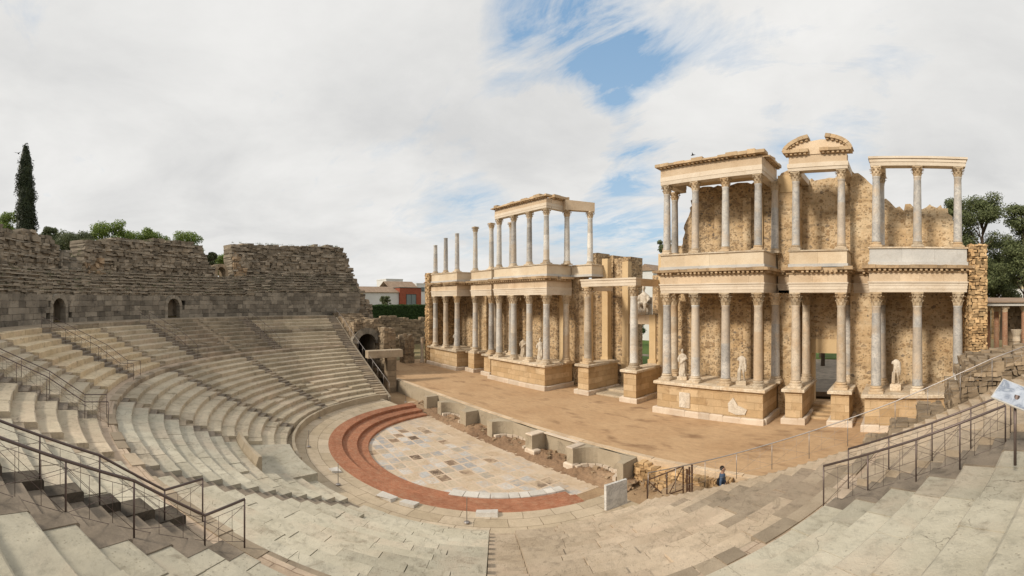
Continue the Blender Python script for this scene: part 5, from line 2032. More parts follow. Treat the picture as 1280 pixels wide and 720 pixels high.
def quad_block(p, q, thick, z0, z1, rag=0.25):
    """wall chunk between plan points p and q, thickness to the back, ragged crest"""
    d = (Vector(q) - Vector(p)).normalized()
    n = Vector((-d.y, d.x))
    if n.y < 0:
        n = -n
    L = (Vector(q) - Vector(p)).length
    m_ = max(2, int(L / 0.5))
    b_ = MB()
    for i in range(m_):
        a0, a1 = Vector(p) + d * L * i / m_, Vector(p) + d * L * (i + 1) / m_
        zt_ = z1 + U(-rag, rag)
        pts_ = [a0, a1, a1 + n * thick, a0 + n * thick]
        b_.prism_xy([(v.x, v.y) for v in pts_], z0, zt_)
    return b_


for s in (1, -1):
    for p, q, th, z1 in (((5.62, 3.66), (4.1, 4.7), 1.4, 9.4 if s < 0 else 13.2), ((4.1, 4.7), (2.9, 5.9), 1.6, 11.3 if s < 0 else 13.4), ((2.9, 6.0), (1.45, 6.45), 2.6, 13.2 if s < 0 else 11.3)):
        b = quad_block((s * p[0], p[1]), (s * q[0], q[1]), th, -0.2, z1, 0.3)
        b.build('curved_wall', M['rubble_dark'] if th > 1.5 else M['rubble'], t)
    for x, y, z1 in ((3.35, 5.15, 12.9 if s < 0 else 13.0), (1.62, 6.25, 12.6 if s < 0 else 7.3), (4.75, 3.95, 9.6 if s < 0 else 12.8)):
        b = MB()
        b.box(s * x - 0.36, s * x + 0.36, y - 0.12, y + 0.5, 2.75, z1)
        b.box(s * x - 0.46, s * x + 0.46, y - 0.22, y + 0.5, 2.55, 3.0)
        b.box(s * x - 0.42, s * x + 0.42, y - 0.18, y + 0.5, -0.1, 2.549)
        b.build('pilaster', M['plaster'], t)
b = MB()
b.box(-1.9, 1.75, 6.3, 8.6, 6.35, 7.26)
b.build('lintel', M['entab'], t)
# tall broken masonry fins standing behind the left side of the recess
b = MB()
for x0, x1, y0, y1, z1 in ((-5.4, -4.55, 5.4, 7.4, 13.6), (-4.35, -3.5, 6.6, 8.8, 13.4), (-2.6, -1.7, 7.2, 9.4, 13.2)):
    z = -0.2
    while z < z1:
        h = U(0.35, 0.6)
        b.box(x0, x1, y0, y1, z, min(z + h, z1) - 0.006, 0.03)
        z += h
b.build('broken_fins', M['rubble_dark'], t)


# ------------------------------------------------------------------ statues and people: one continuous skin each
def remeshed(b, voxel, name, smooth=2, folds=None):
    me = b.mesh(name + '_raw', M['statue'], True)
    o = bpy.data.objects.new(name + '_raw', me)
    COL.objects.link(o)
    md = o.modifiers.new('r', 'REMESH')
    md.mode = 'VOXEL'
    md.voxel_size = voxel
    sm = o.modifiers.new('s', 'SMOOTH')
    sm.factor = 0.5
    sm.iterations = smooth
    dg = bpy.context.evaluated_depsgraph_get()
    new = bpy.data.meshes.new_from_object(o.evaluated_get(dg))
    bpy.data.objects.remove(o)
    new.name = name
    if folds:
        for v in new.vertices:
            d = folds(v.co)
            if d:
                n = Vector((v.co.x, v.co.y, 0))
                if n.length > 1e-4:
                    v.co += n.normalized() * d
    for p in new.polygons:
        p.use_smooth = True
    return new


def ell(b, prof, seg=18):
    """lofted oval rings (z, cx, cy, rx, ry)"""
    base = len(b.v)
    for z, cx2, cy2, rx, ry in prof:
        for i in range(seg):
            a = 2 * PI * i / seg
            b.v.append((cx2 + rx * math.cos(a), cy2 + ry * math.sin(a), z))
    for k in range(len(prof) - 1):
        for i in range(seg):
            j = (i + 1) % seg
            b.f.append((base + k * seg + i, base + k * seg + j, base + (k + 1) * seg + j, base + (k + 1) * seg + i))
            b.uv.append(None)
    b.f.append(tuple(base + i for i in range(seg - 1, -1, -1)))
    b.f.append(tuple(base + (len(prof) - 1) * seg + i for i in range(seg)))
    b.uv += [None, None]


def head(b, x, y, z, s=1.0):
    ell(b, [(z - 0.13 * s, x, y - 0.03, 0.02, 0.03), (z - 0.11 * s, x, y - 0.03, 0.055 * s, 0.06 * s), (z - 0.03 * s, x, y - 0.01, 0.075 * s, 0.095 * s), (z + 0.05 * s, x, y, 0.085 * s, 0.105 * s),
            (z + 0.11 * s, x, y + 0.01, 0.065 * s, 0.085 * s), (z + 0.14 * s, x, y + 0.01, 0.02, 0.03)], 14)
    b.tube([(x, y - 0.09 * s, z + 0.03 * s), (x, y - 0.125 * s, z - 0.03 * s)], [0.014 * s, 0.022 * s], 6)
    for k in (-1, 1):
        ell(b, [(z - 0.03 * s, x + k * 0.085 * s, y + 0.01, 0.008, 0.02), (z + 0.0, x + k * 0.092 * s, y + 0.01, 0.014, 0.028), (z + 0.04 * s, x + k * 0.088 * s, y + 0.01, 0.008, 0.02)], 8)


def hand(b, p, d, s=1.0):
    """palm, four fingers and a thumb continuing a forearm that ends at p and points along d"""
    p, d = Vector(p), Vector(d).normalized()
    side = d.cross(Vector((0, 1, 0.2))).normalized()
    b.tube([p, p + d * 0.09 * s], [0.030 * s, 0.038 * s], 8)
    for i, L in enumerate((0.062, 0.075, 0.07, 0.055)):
        o = side * (i - 1.5) * 0.02 * s
        q = p + d * 0.085 * s + o
        b.tube([q, q + d * L * 0.5 * s, q + d * L * 0.85 * s + Vector((0, -0.02, 0)) * s], [0.011 * s, 0.010 * s, 0.008 * s], 6)
    q = p + d * 0.03 * s + side * -0.03 * s
    b.tube([q, q + (d * 0.6 - side * 0.6) * 0.06 * s], [0.013 * s, 0.010 * s], 6)


def draped(headless=False, arm=True):
    b = MB()
    ell(b, [(0.0, 0, 0, 0.27, 0.22), (0.25, 0.01, 0, 0.26, 0.20), (0.6, 0.03, -0.01, 0.245, 0.19), (0.95, 0.04, -0.02, 0.235, 0.175), (1.12, 0.02, 0, 0.20, 0.15),
            (1.32, 0, 0.01, 0.22, 0.155), (1.46, -0.01, 0.01, 0.235, 0.14), (1.53, -0.01, 0.01, 0.17, 0.11), (1.57, -0.01, 0.0, 0.07, 0.07), (1.64, -0.01, -0.01, 0.06, 0.06)])
    b.tube([(-0.2, 0, 1.46), (-0.30, -0.03, 1.22), (-0.27, -0.10, 1.0)], [0.085, 0.075, 0.06], 9)
    if arm:
        b.tube([(0.19, 0, 1.46), (0.30, -0.04, 1.22), (0.14, -0.2, 1.14)], [0.085, 0.075, 0.055], 9)
        b.tube([(0.24, -0.08, 1.3), (0.05, -0.18, 1.05), (-0.2, -0.15, 0.85)], [0.06, 0.09, 0.05], 8)
        hand(b, (0.14, -0.2, 1.14), (-1, -0.2, 0.1), 1.1)
    b.tube([(0.12, -0.17, 0.2), (0.14, -0.2, 0.5), (0.1, -0.13, 0.85)], [0.06, 0.09, 0.07], 8)
    if not headless:
        head(b, -0.01, -0.02, 1.78, 1.05)

    def folds(c):
        if c.z > 1.15:
            return 0.010 * math.sin(9 * c.z + 7 * c.x)
        a = math.atan2(c.y, c.x)
        return 0.026 * math.sin(9 * a + 2.2 * c.z + 1.5 * math.sin(3 * c.z)) * min(1, (1.2 - c.z) * 2) + 0.012 * math.sin(17 * a - 3 * c.z)
    return remeshed(b, 0.028, 'figure', 1, folds)


def nude():
    b = MB()
    ell(b, [(0.86, 0, 0, 0.15, 0.11), (0.95, 0, 0, 0.17, 0.125), (1.10, 0.0, 0, 0.145, 0.11), (1.28, 0.01, 0, 0.18, 0.125), (1.42, 0.01, 0, 0.20, 0.12), (1.50, 0.01, 0, 0.14, 0.10), (1.55, 0.01, 0, 0.06, 0.06)])
    b.tube([(-0.085, 0, 0.92), (-0.10, -0.02, 0.5), (-0.10, 0.01, 0.1), (-0.10, -0.01, 0.03)], [0.10, 0.068, 0.042, 0.045], 10)
    b.tube([(0.085, 0, 0.92), (0.13, -0.05, 0.5), (0.16, 0.06, 0.1), (0.16, 0.05, 0.03)], [0.10, 0.068, 0.042, 0.045], 10)
    for x, y in ((-0.10, -0.06), (0.17, -0.02)):
        b.tube([(x, y + 0.08, 0.035), (x + 0.01, y - 0.08, 0.03)], [0.045, 0.035], 8)
    b.tube([(0.19, 0, 1.43), (0.26, 0.02, 1.2), (0.2, -0.1, 1.05)], [0.065, 0.055, 0.045], 9)
    b.tube([(-0.19, 0, 1.43), (-0.24, 0.0, 1.25)], [0.065, 0.055], 9)
    b.tube([(0.1, -0.03, 1.5), (0.24, -0.05, 1.35), (0.27, -0.02, 0.9), (0.26, 0.02, 0.55)], [0.06, 0.08, 0.075, 0.05], 9)
    b.tube([(-0.22, 0.07, 0.0), (-0.2, 0.06, 0.75)], [0.085, 0.06], 9)
    return remeshed(b, 0.026, 'figure', 2, lambda c: 0.012 * math.sin(16 * math.atan2(c.y, c.x - 0.26)) if c.x > 0.2 and c.z > 0.5 else 0)


def seated():
    b = MB()
    b.box(-0.62, 0.62, 0.05, 0.85, 0, 0.85)
    b.box(-0.62, 0.62, 0.65, 0.9, 0.85, 1.5)
    ell(b, [(0.75, 0, 0.25, 0.42, 0.34), (1.1, 0, 0.28, 0.32, 0.26), (1.4, 0, 0.28, 0.36, 0.25), (1.66, 0, 0.28, 0.40, 0.22), (1.8, 0, 0.28, 0.26, 0.17), (1.9, 0, 0.27, 0.1, 0.1), (1.98, 0, 0.26, 0.1, 0.1)])
    for k in (-1, 1):
        b.tube([(k * 0.2, 0.2, 0.9), (k * 0.26, -0.42, 0.9), (k * 0.24, -0.42, 0.45), (k * 0.24, -0.5, 0.05)], [0.21, 0.18, 0.15, 0.14], 10)
        b.tube([(k * 0.36, 0.28, 1.62), (k * 0.48, 0.1, 1.25), (k * 0.42, -0.3, 1.1)], [0.13, 0.12, 0.08], 9)
    b.tube([(-0.35, -0.45, 0.1), (0, -0.5, 0.3), (0.35, -0.45, 0.1)], [0.15, 0.2, 0.15], 9)
    head(b, 0, 0.24, 2.25, 1.75)
    return remeshed(b, 0.05, 'figure', 1, lambda c: 0.035 * math.sin(11 * c.x + 5 * c.z) if c.z < 1.9 and c.y < 0.2 else 0)


FIG = {'draped': draped(), 'draped_headless': draped(True), 'draped_plain': draped(False, False), 'nude': nude(), 'seated': seated()}
for fig, x, y, z, rz, sc_, lab, hp in (
        ('draped', 7.9, 0.75, 2.46, 0.25, 1.12, 'draped marble statue with bent arm between first and second columns of right middle podium', 0.28),
        ('nude', 12.85, 0.75, 2.46, 0.2, 1.18, 'headless nude marble statue with legs bare, between third and fourth right columns', 0.3),
        ('nude', 24.05, 1.0, 2.46, -0.1, 1.10, 'headless marble statue between the first two right end columns', 0.42),
        ('draped_headless', -10.95, 0.8, 2.46, 0.5, 1.12, 'headless draped marble statue between second and third left middle columns', 0.25),
        ('draped_plain', -8.3, 0.8, 2.46, 0.6, 1.16, 'draped marble statue between the corner and second left middle columns', 0.2),
        ('draped_plain', -24.4, 0.9, 2.46, 0.7, 1.1, 'small draped marble statue on the left end podium', 0.2),
        ('seated', 0.15, 6.75, 7.26, 0.35, 1.18, 'large seated marble statue enthroned on the lintel of the central doorway', 0.0)):
    t = thing('statue', lab, 'statue', 'marble statues of the stage building', (x, y, z))
    t.rotation_euler = (0, 0, rz)
    if hp:
        b = MB()
        b.cboxc(-0.38, 0.38, -0.33, 0.33, 0, hp, 0.03)
        link('plinth', b.mesh('plinth', M['base']), t)
    link('figure', FIG[fig], t, (0, 0, hp), (sc_, sc_, sc_), M['statue'])

# the visitor walking down to the stage
b = MB()
ell(b, [(0.84, 0, 0, 0.155, 0.11), (0.96, 0, 0, 0.17, 0.125), (1.12, 0, 0, 0.155, 0.115), (1.28, 0, 0.0, 0.18, 0.125), (1.40, 0, 0.0, 0.185, 0.115), (1.46, 0, 0, 0.12, 0.09), (1.50, 0, 0, 0.055, 0.06), (1.56, 0, -0.01, 0.052, 0.055)])
head(b, 0, -0.03, 1.63)
for k, f in ((-1, 0.16), (1, -0.18)):
    b.tube([(k * 0.085, 0, 0.90), (k * 0.09, -f * 0.9 - 0.02, 0.48), (k * 0.09, -f * 0.7 + 0.03, 0.09)], [0.095, 0.066, 0.045], 10)
    b.tube([(k * 0.09, -f * 0.7 + 0.07, 0.045), (k * 0.095, -f * 0.7 - 0.13, 0.035)], [0.045, 0.036], 8)
    b.tube([(k * 0.19, 0, 1.40), (k * 0.235, 0.02 + f * 0.3, 1.13), (k * 0.225, -0.05 + f * 0.75, 0.90)], [0.062, 0.05, 0.036], 9)
    hand(b, (k * 0.225, -0.05 + f * 0.75, 0.90), (0, -0.15, -1))
body = remeshed(b, 0.018, 'body', 2)
t = thing('person', 'person in blue shirt with a small black bag walking away behind the right handrail', 'person', loc=(16.66, -11.6, -0.55))
t.rotation_euler = (0, 0, PI * 0.62)
for nm, c in (('skin', (0.42, 0.25, 0.17)), ('denim shirt', (0.075, 0.115, 0.185)), ('olive trousers', (0.12, 0.11, 0.07)), ('black bag', (0.012, 0.012, 0.014)), ('dark hair', (0.02, 0.014, 0.01))):
    M[nm] = m_plain(nm, c, 0.8)
link('body', body, t, mat=M['skin'])
b = MB()
ell(b, [(0.86, 0, 0, 0.19, 0.145), (0.96, 0, 0, 0.185, 0.14), (1.12, 0, 0, 0.172, 0.132), (1.28, 0, 0, 0.196, 0.142), (1.40, 0, 0, 0.20, 0.13), (1.465, 0, 0, 0.13, 0.10)])
for k, f in ((-1, 0.16), (1, -0.18)):
    b.tube([(k * 0.17, 0, 1.41), (k * 0.235, 0.02 + f * 0.3, 1.13), (k * 0.228, -0.03 + f * 0.6, 0.97)], [0.08, 0.068, 0.052], 10)
shirt = remeshed(b, 0.02, 'shirt', 1, lambda c: 0.006 * math.sin(30 * c.z + 12 * c.x))
link('shirt', shirt, t, mat=M['denim shirt'])
b = MB()
ell(b, [(0.80, 0, 0, 0.165, 0.125), (0.92, 0, 0, 0.18, 0.135), (1.0, 0, 0, 0.172, 0.13)])
for k, f in ((-1, 0.16), (1, -0.18)):
    b.tube([(k * 0.085, 0, 0.90), (k * 0.09, -f * 0.9 - 0.02, 0.48), (k * 0.09, -f * 0.7 + 0.03, 0.10)], [0.115, 0.088, 0.072], 10)
link('trousers', remeshed(b, 0.022, 'trousers', 1), t, mat=M['olive trousers'])
b = MB()
ell(b, [(1.60, 0, 0.035, 0.075, 0.06), (1.66, 0, 0.02, 0.094, 0.105), (1.73, 0, 0.0, 0.09, 0.108), (1.785, 0, 0, 0.045, 0.05)], 14)
link('hair', remeshed(b, 0.016, 'hair', 1), t, mat=M['dark hair'])
b = MB()
ell(b, [(0.98, -0.16, 0.16, 0.10, 0.05), (1.02, -0.16, 0.17, 0.13, 0.075), (1.2, -0.15, 0.17, 0.13, 0.075), (1.26, -0.14, 0.16, 0.09, 0.045)], 12)
bag = tag(b.build('shoulder_bag', M['black bag'], smooth=True), 'small black bag hanging on the back of the person in blue', 'bag')
bag.location = t.location
bag.rotation_euler = t.rotation_euler
b = MB()
b.tube([(-0.14, 0.15, 1.24), (-0.02, 0.11, 1.44), (0.10, 0.0, 1.475), (0.13, -0.12, 1.36), (0.0, -0.15, 1.18), (-0.16, -0.09, 1.08), (-0.22, 0.06, 1.05), (-0.17, 0.15, 1.05)], 0.013, 6)
o = b.build('strap', M['black bag'])
o.parent = bag


# ------------------------------------------------------------------ handrails
def handrail(label, pts, mat='steel', post_z=None, post_step=1.25, infill=True, r=0.026, group='handrails', drop=0.92, rod=0.005):
    """pts: polyline of the top tube; posts drop to the ground given by post_z(point)"""
    t_ = thing('handrail', label, 'handrail', group, pts[0])
    b_ = MB()
    V = [Vector(p) for p in pts]
    b_.tube(V, r, 10)
    for p in V[1:-1]:
        pass
    b_.build('top_rail', M[mat], t_, smooth=True)
    b_ = MB()
    thin = MB()
    prev = None
    for A, B in zip(V, V[1:]):
        L = (B - A).length
        n = max(1, round(L / post_step))
        for i in range(n + 1):
            if i == 0 and prev is not None:
                continue
            p = A.lerp(B, i / n)
            zb = post_z(p) if post_z else p.z - drop
            pb = MB()
            pb.tube([(p.x, p.y, zb - 0.05), (p.x, p.y, p.z - 0.01)], r * 0.68, 8)
            pb.build('post', M[mat], t_, smooth=True)
            q = (p, zb)
            if prev is not None and infill:
                p0, z0_ = prev
                lo0, lo1 = Vector((p0.x, p0.y, z0_ + 0.14)), Vector((p.x, p.y, zb + 0.14))
                hi0, hi1 = Vector((p0.x, p0.y, p0.z - 0.12)), Vector((p.x, p.y, p.z - 0.12))
                for a_, c_ in ((lo0, lo1), (hi0, hi1), (lo0, hi1), (hi0, lo1)):
                    thin.tube([a_, c_], rod, 5)
                for f in (0.33, 0.67):
                    thin.tube([lo0.lerp(lo1, f), hi0.lerp(hi1, f)], rod, 5)
            prev = q
    if infill:
        thin.build('infill_rods', M[mat], t_, smooth=True)
    return t_


def uz(r):
    """height of the upper block's steps at radius r"""
    if r < RU[0]:
        return WALK_Z
    k = (r - RU[0]) / 0.816
    return min(6.71, ZU[0] - 0.17 + 0.350 * k)


rail_lab = ['far railed stair nearest the left end', 'far railed stair in the rough dark rows', 'railed stair through the honey yellow rows', 'railed stair at the left edge of the photo',
            'dark block stair at the bottom left', 'gritty stair at the right edge']
for i, p in enumerate(US):
    for sgn, nm in ((-1, 'left'), (1, 'right')):
        def P3(r, z, p=p, sgn=sgn):
            return cyl(r, p + sgn * 0.70 / r, z)
        near = i >= 4
        pts = [P3(23.9 if near else 24.0, WALK_Z + 1.02), P3(24.95, WALK_Z + 1.02)] + [P3(r, uz(r) + 0.98) for r in (26.5, 29.0, 31.0)]
        if i == 5:
            pts = [P3(24.15, WALK_Z + 1.08)] + [P3(r, uz(r) + 0.96) for r in (26.5, 28.5)]
        zf = (lambda q: uz(math.hypot(q.x, q.y - YC)))
        side = ('side nearer' if (sgn > 0) == (p > 0) else 'side farther from') + ' the stage'
        if near:
            handrail('dark handrail, %s, %s' % (rail_lab[i], side), pts, 'steel', zf, 1.25, True, 0.028)
        else:
            handrail('thin handrail, %s, %s' % (rail_lab[i], side), pts, 'steel', zf, 1.6, i > 1, 0.022)


def ez(x):
    return interp(prof, abs(x))


for s, lab in ((-1, 'long pale handrail climbing the left end stair beside the dark arch'), (1, 'long sloping grey handrail crossing in front of the right stage building')):
    pts = [(s * x, yB + 0.12, ez(x) + 0.93) for x in (13.75, 18, 22.5, 24.3, 28, 31.5)]
    handrail(lab, pts, 'steel_light', lambda q: ez(q.x) - 0.05, 1.55, s > 0, 0.022, rod=0.0035)

# rusty steel gate-rail at the foot of the right end stair
t = thing('metal_railing', 'rusty steel frame railing where the orchestra meets the right end stair', 'railing', loc=(13, -12, -1.2))
b = MB()
A, B = Vector((12.9, -12.0, -1.15)), Vector((14.6, -11.5, -0.75))
hgt = Vector((0, 0, 1.15))
up = Vector((0, 0, 0.45))
for a_, c_, r in ((A, A + hgt, 0.035), (B, B + hgt + up, 0.035), (A + hgt, B + hgt + up, 0.03), (A + Vector((0, 0, 0.15)), B + Vector((0, 0, 0.5)), 0.03), (A.lerp(B, 0.55), A.lerp(B, 0.55) + hgt + up * 0.5, 0.035),
                  (A + hgt, A.lerp(B, 0.55) + up * 0.4, 0.025), (B + hgt + up, A.lerp(B, 0.55) + up * 0.4, 0.025)):
    b.tube([a_, c_], r, 6)
b.build('frame', M['rust'], t)
b = MB()
for k in range(3):
    q = B + Vector((0.15 + 0.11 * k, 0.05 * k, 0.0))
    b.box(q.x, q.x + 0.09, q.y, q.y + 0.03, -0.6, 0.75 + 0.1 * k, 0.01)
b.build('boards', M['rust'], t)

# thin barrier posts on the paving
for x, y, z, lab in ((-11.9, -12.4, -0.58, 'slender pale barrier post near the left end of the brick steps'), (-9.0, -21.2, -0.5, 'slender barrier post by the curved parapet at far left'),
                     (-2.6, -23.6, -0.5, 'slender barrier post on the flagstones above the platform'), (3.4, -23.5, -0.5, 'slender barrier post in front of the small marble fragment'),
                     (9.3, -19.8, -0.5, 'slender barrier post by the flat white marble block')):
    t = thing('barrier_post', lab, 'post', 'barrier posts on the paving', (x, y, z))
    b = MB()
    b.lathe([(0.016, 0.03), (0.016, 1.0), (0.022, 1.01), (0.022, 1.04)], 10)
    link('pole', b.mesh('pole', M['steel_light'], True), t)
    b = MB()
    b.lathe([(0.13, 0), (0.13, 0.015), (0.05, 0.035)], 16)
    link('foot', b.mesh('foot', M['steel_light'], True), t)
# tilted information panel
t = thing('info_panel', 'tilted grey information panel on a steel stand at the right edge', 'info panel', loc=(26.55, -22.55, 6.2))
b = MB()
b.tube([(0, 0, -0.35), (0, 0, 0.72)], 0.028, 8)
link('post', b.mesh('post', M['steel'], True), t)
b = MB()
b.tube([(0, 0, 0.70), (0.05, 0.03, 0.85)], 0.05, 8)
link('bracket', b.mesh('bracket', M['steel']), t)
n_ = NT('panel print')
v_ = n_.coord()
c1 = n_.ramp(n_.noise(v_, 2.6, 5, 0.6, 1.0), [(0.36, (0.50, 0.54, 0.60)), (0.5, (0.38, 0.42, 0.49)), (0.58, (0.20, 0.23, 0.29)), (0.66, (0.46, 0.50, 0.55))])
M['panel'] = n_.out(c1, rough=0.3)
b = MB()
b.box(-0.42, 0.42, -0.27, 0.27, -0.012, 0.012)
o = link('board', b.mesh('board', M['parapet_grey']), t, (0.08, 0.05, 0.82))
o.rotation_euler = (D2R(28), D2R(18), D2R(-30))
b = MB()
b.box(-0.40, 0.40, -0.25, 0.25, 0.0125, 0.016)
link('print', b.mesh('print', M['panel']), o)


# ------------------------------------------------------------------ trees and hedge
def leaves(b, clumps, n, size, flat=0.7, shell=0.55, up=0.4):
    """leaf-sized faces scattered through a set of clumps (x, y, z, radius)"""
    tot = sum(c[3] ** 2 for c in clumps)
    for (cx2, cy2, cz, r) in clumps:
        for _ in range(int(n * r * r / tot)):
            d = Vector((rng.gauss(0, 1), rng.gauss(0, 1), rng.gauss(0, 1)))
            d.normalize()
            q = r * (shell + (1 - shell) * rng.random() ** 0.6) * (0.75 + 0.5 * abs(nz(d.x * 2 + cx2, d.y * 2 + cy2, d.z * 2 + cz)))
            c = Vector((cx2 + d.x * q, cy2 + d.y * q, cz + d.z * q * flat))
            nrm = (d + Vector((U(-1, 1), U(-1, 1), U(-1, 1) + up)) * 0.9).normalized()
            tx = nrm.orthogonal().normalized()
            tx = Matrix.Rotation(U(0, 6.28), 3, nrm) @ tx
            ty = nrm.cross(tx)
            s1, s2 = size * U(0.6, 1.3), size * U(0.35, 0.8)
            k = len(b.v)
            b.v += [tuple(c - tx * s1), tuple(c - ty * s2), tuple(c + tx * s1), tuple(c + ty * s2)]
            b.f.append((k, k + 1, k + 2, k + 3))
            b.uv.append(None)


def tree(label, x, y, z0, h, spread, mat, kind='round', n=5000, size=0.16, group='trees around the ruins', name='tree'):
    t_ = thing(name, label, 'tree', group, (x, y, z0))
    cl = []
    tr = MB()
    if kind == 'cypress':
        m_ = 26
        for i in range(m_):
            q = i / (m_ - 1)
            r = spread * (0.95 - 0.42 * q) * (1 if q < 0.85 else (1 - (q - 0.85) / 0.15 * 0.6)) * (0.75 + 0.35 * sstep(0, 0.1, q))
            for k in range(3):
                a = U(0, 6.28)
                cl.append((x + math.cos(a) * r * 0.32, y + math.sin(a) * r * 0.32, z0 + 0.8 + q * (h - 1.2) + U(-0.2, 0.2), r * U(0.62, 0.85)))
        tr.tube([(x, y, z0 - 0.3), (x, y, z0 + h * 0.9)], [0.25, 0.05], 8)
        flat, shell = 1.3, 0.6
    elif kind == 'pine':
        tip = Vector((x + U(-0.5, 0.5), y, z0 + h * 0.93))
        tr.tube([(x, y, z0 - 0.3), (x + 0.2, y, z0 + h * 0.45), tuple(tip)], [0.34, 0.24, 0.06], 8)
        for i in range(34):
            q = U(0.40, 1.0)
            a = i * 2.4
            r = spread * (1.15 - 0.75 * q) * U(0.5, 1.0)
            c = Vector((x + math.cos(a) * r, y + math.sin(a) * r, z0 + h * q + U(-0.3, 0.5)))
            cl.append((c.x, c.y, c.z, spread * U(0.30, 0.52)))
            tr.tube([(x + 0.1, y, z0 + h * (q - 0.12)), tuple(c)], [0.10, 0.03], 6)
        flat, shell = 0.6, 0.25
    else:
        tr.tube([(x, y, z0 - 0.3), (x + 0.1, y, z0 + h * 0.5), (x, y + 0.1, z0 + h * 0.75)], [0.28, 0.2, 0.08], 8)
        for i in range(26):
            a = i * 2.4
            q = U(0.55, 0.94)
            r = spread * U(0.15, 0.95) * (1.2 - 0.45 * q)
            c = (x + math.cos(a) * r, y + math.sin(a) * r, z0 + h * q)
            cl.append((*c, spread * U(0.26, 0.44)))
            tr.tube([(x + 0.05, y, z0 + h * 0.45), c], [0.10, 0.03], 6)
        flat, shell = 0.75, 0.4
    tr.build('trunk', M['bark'], t_)
    b = MB()
    if kind == 'cypress':
        # dense inner body of the spire
        pr = []
        for i in range(30):
            q = i / 29
            pr.append((q, spread * (0.80 - 0.42 * q) * (1 if q < 0.9 else 1 - (q - 0.9) * 7) * (0.8 + 0.2 * sstep(0, 0.1, q))))
        for i in range(29):
            for k in range(16):
                vs = []
                for (qq, kk) in ((i, k), (i, k + 1), (i + 1, k + 1), (i + 1, k)):
                    a = kk % 16 / 16 * 2 * PI
                    rr_ = pr[qq][1] * (0.86 + 0.22 * nz(math.cos(a) * 2, math.sin(a) * 2, qq * 0.6))
                    vs.append((x + rr_ * math.cos(a), y + rr_ * math.sin(a), z0 + 0.6 + pr[qq][0] * (h - 0.9)))
                b.poly(vs)
    leaves(b, cl, n, size, flat, shell)
    b.build('crown', mat, t_, recalc=False)
    return t_


def at(px, d):
    a = (px - X0_PX) / F_PX
    return CAM[0] + d * math.sin(a), CAM[1] + d * math.cos(a)


def zpx(py, d):
    return CAM[2] + (YH_PX - py) / F_PX * d


x, y = at(32, 47)
tree('tall slim dark cypress rising above the left ruin', x, y, 9.6, zpx(179, 47) - 9.6, 1.75, M['leaf_cypress'], 'cypress', 30000, 0.10, name='cypress_tree')
for px_, d, ytop, sp, mk, lab in (
        (3, 58, 264, 2.6, 'leaf_green', 'bright green leafy tree at the left photo edge beside the cypress'),
        (62, 66, 280, 1.6, 'leaf_olive', 'small grey green tree just right of the cypress'),
        (90, 60, 287, 2.7, 'leaf_olive', 'grey green tree filling the gap between left and central ruins'),
        (112, 64, 290, 1.6, 'leaf_olive', 'thin grey green tree at the edge of the central ruin'),
        (142, 62, 277, 3.0, 'leaf_green', 'largest rounded green tree behind the central ruin'),
        (186, 64, 286, 2.4, 'leaf_green', 'middle rounded green tree behind the central ruin'),
        (228, 66, 290, 2.9, 'leaf_green', 'low rounded green tree over the right part of the central ruin'),
        (264, 68, 314, 0.9, 'leaf_olive', 'wispy grey tree over the sloping end of the central ruin'),
        (285, 72, 317, 2.3, 'leaf_green', 'green tree seen through the gap behind the small arch')):
    x, y = at(px_, d)
    zg = ground_h(max(-118, min(118, x)), max(-118, min(118, y)))
    tree(lab, x, y, zg, zpx(ytop, d) - zg, sp * 1.3, M[mk], 'round', 12000, 0.13)
for px_, d, ytop, sp, mk, kd, lab in (
        (1226, 55, 243, 4.3, 'leaf_pine', 'pine', 'large airy pine right of the rubble tower'),
        (1200, 58, 252, 3.2, 'leaf_pine', 'pine', 'pine rising behind the last upper column'),
        (1280, 50, 256, 3.2, 'leaf_pine', 'pine', 'dark pine cut by the right photo edge'),
        (1252, 60, 300, 3.4, 'leaf_pine', 'pine', 'lower pine between the two tall pines at right'),
        (1243, 62, 318, 2.8, 'leaf_green', 'round', 'bushy green tree under the pines at right'),
        (1222, 66, 322, 2.6, 'leaf_hedge', 'round', 'dark bushy tree close beside the rubble tower'),
        (833, 70, 292, 1.7, 'leaf_olive', 'round', 'small tree top peeping over the broken pier left of the right upper columns')):
    x, y = at(px_, d)
    zg = ground_h(x, y) if abs(x) < 119 else 3
    tree(lab, x, y, zg, zpx(ytop, d) - zg, sp, M[mk], kd, 20000 if kd == 'pine' else 9000, 0.125)
for x, y, h, sp, mk, lab in ((14.6, 24.0, 6.5, 2.6, 'leaf_green', 'garden tree with a dark trunk seen through the right side doorway'), (13.0, 31, 3.0, 1.7, 'leaf_hedge', 'garden shrub tree behind the right side doorway'),
                             (-26.0, 28, 5.5, 2.2, 'leaf_green', 'garden tree seen through the central doorway'), (-19.0, 33, 4.5, 2.0, 'leaf_hedge', 'dark garden shrub tree behind the central doorway'),
                             (-17, 20, 2.2, 1.0, 'leaf_hedge', 'small round garden bush behind the central doorway')):
    tree(lab, x, y, 0.6, h, sp, M[mk], 'round', 2200, 0.17, 'garden trees behind the stage')

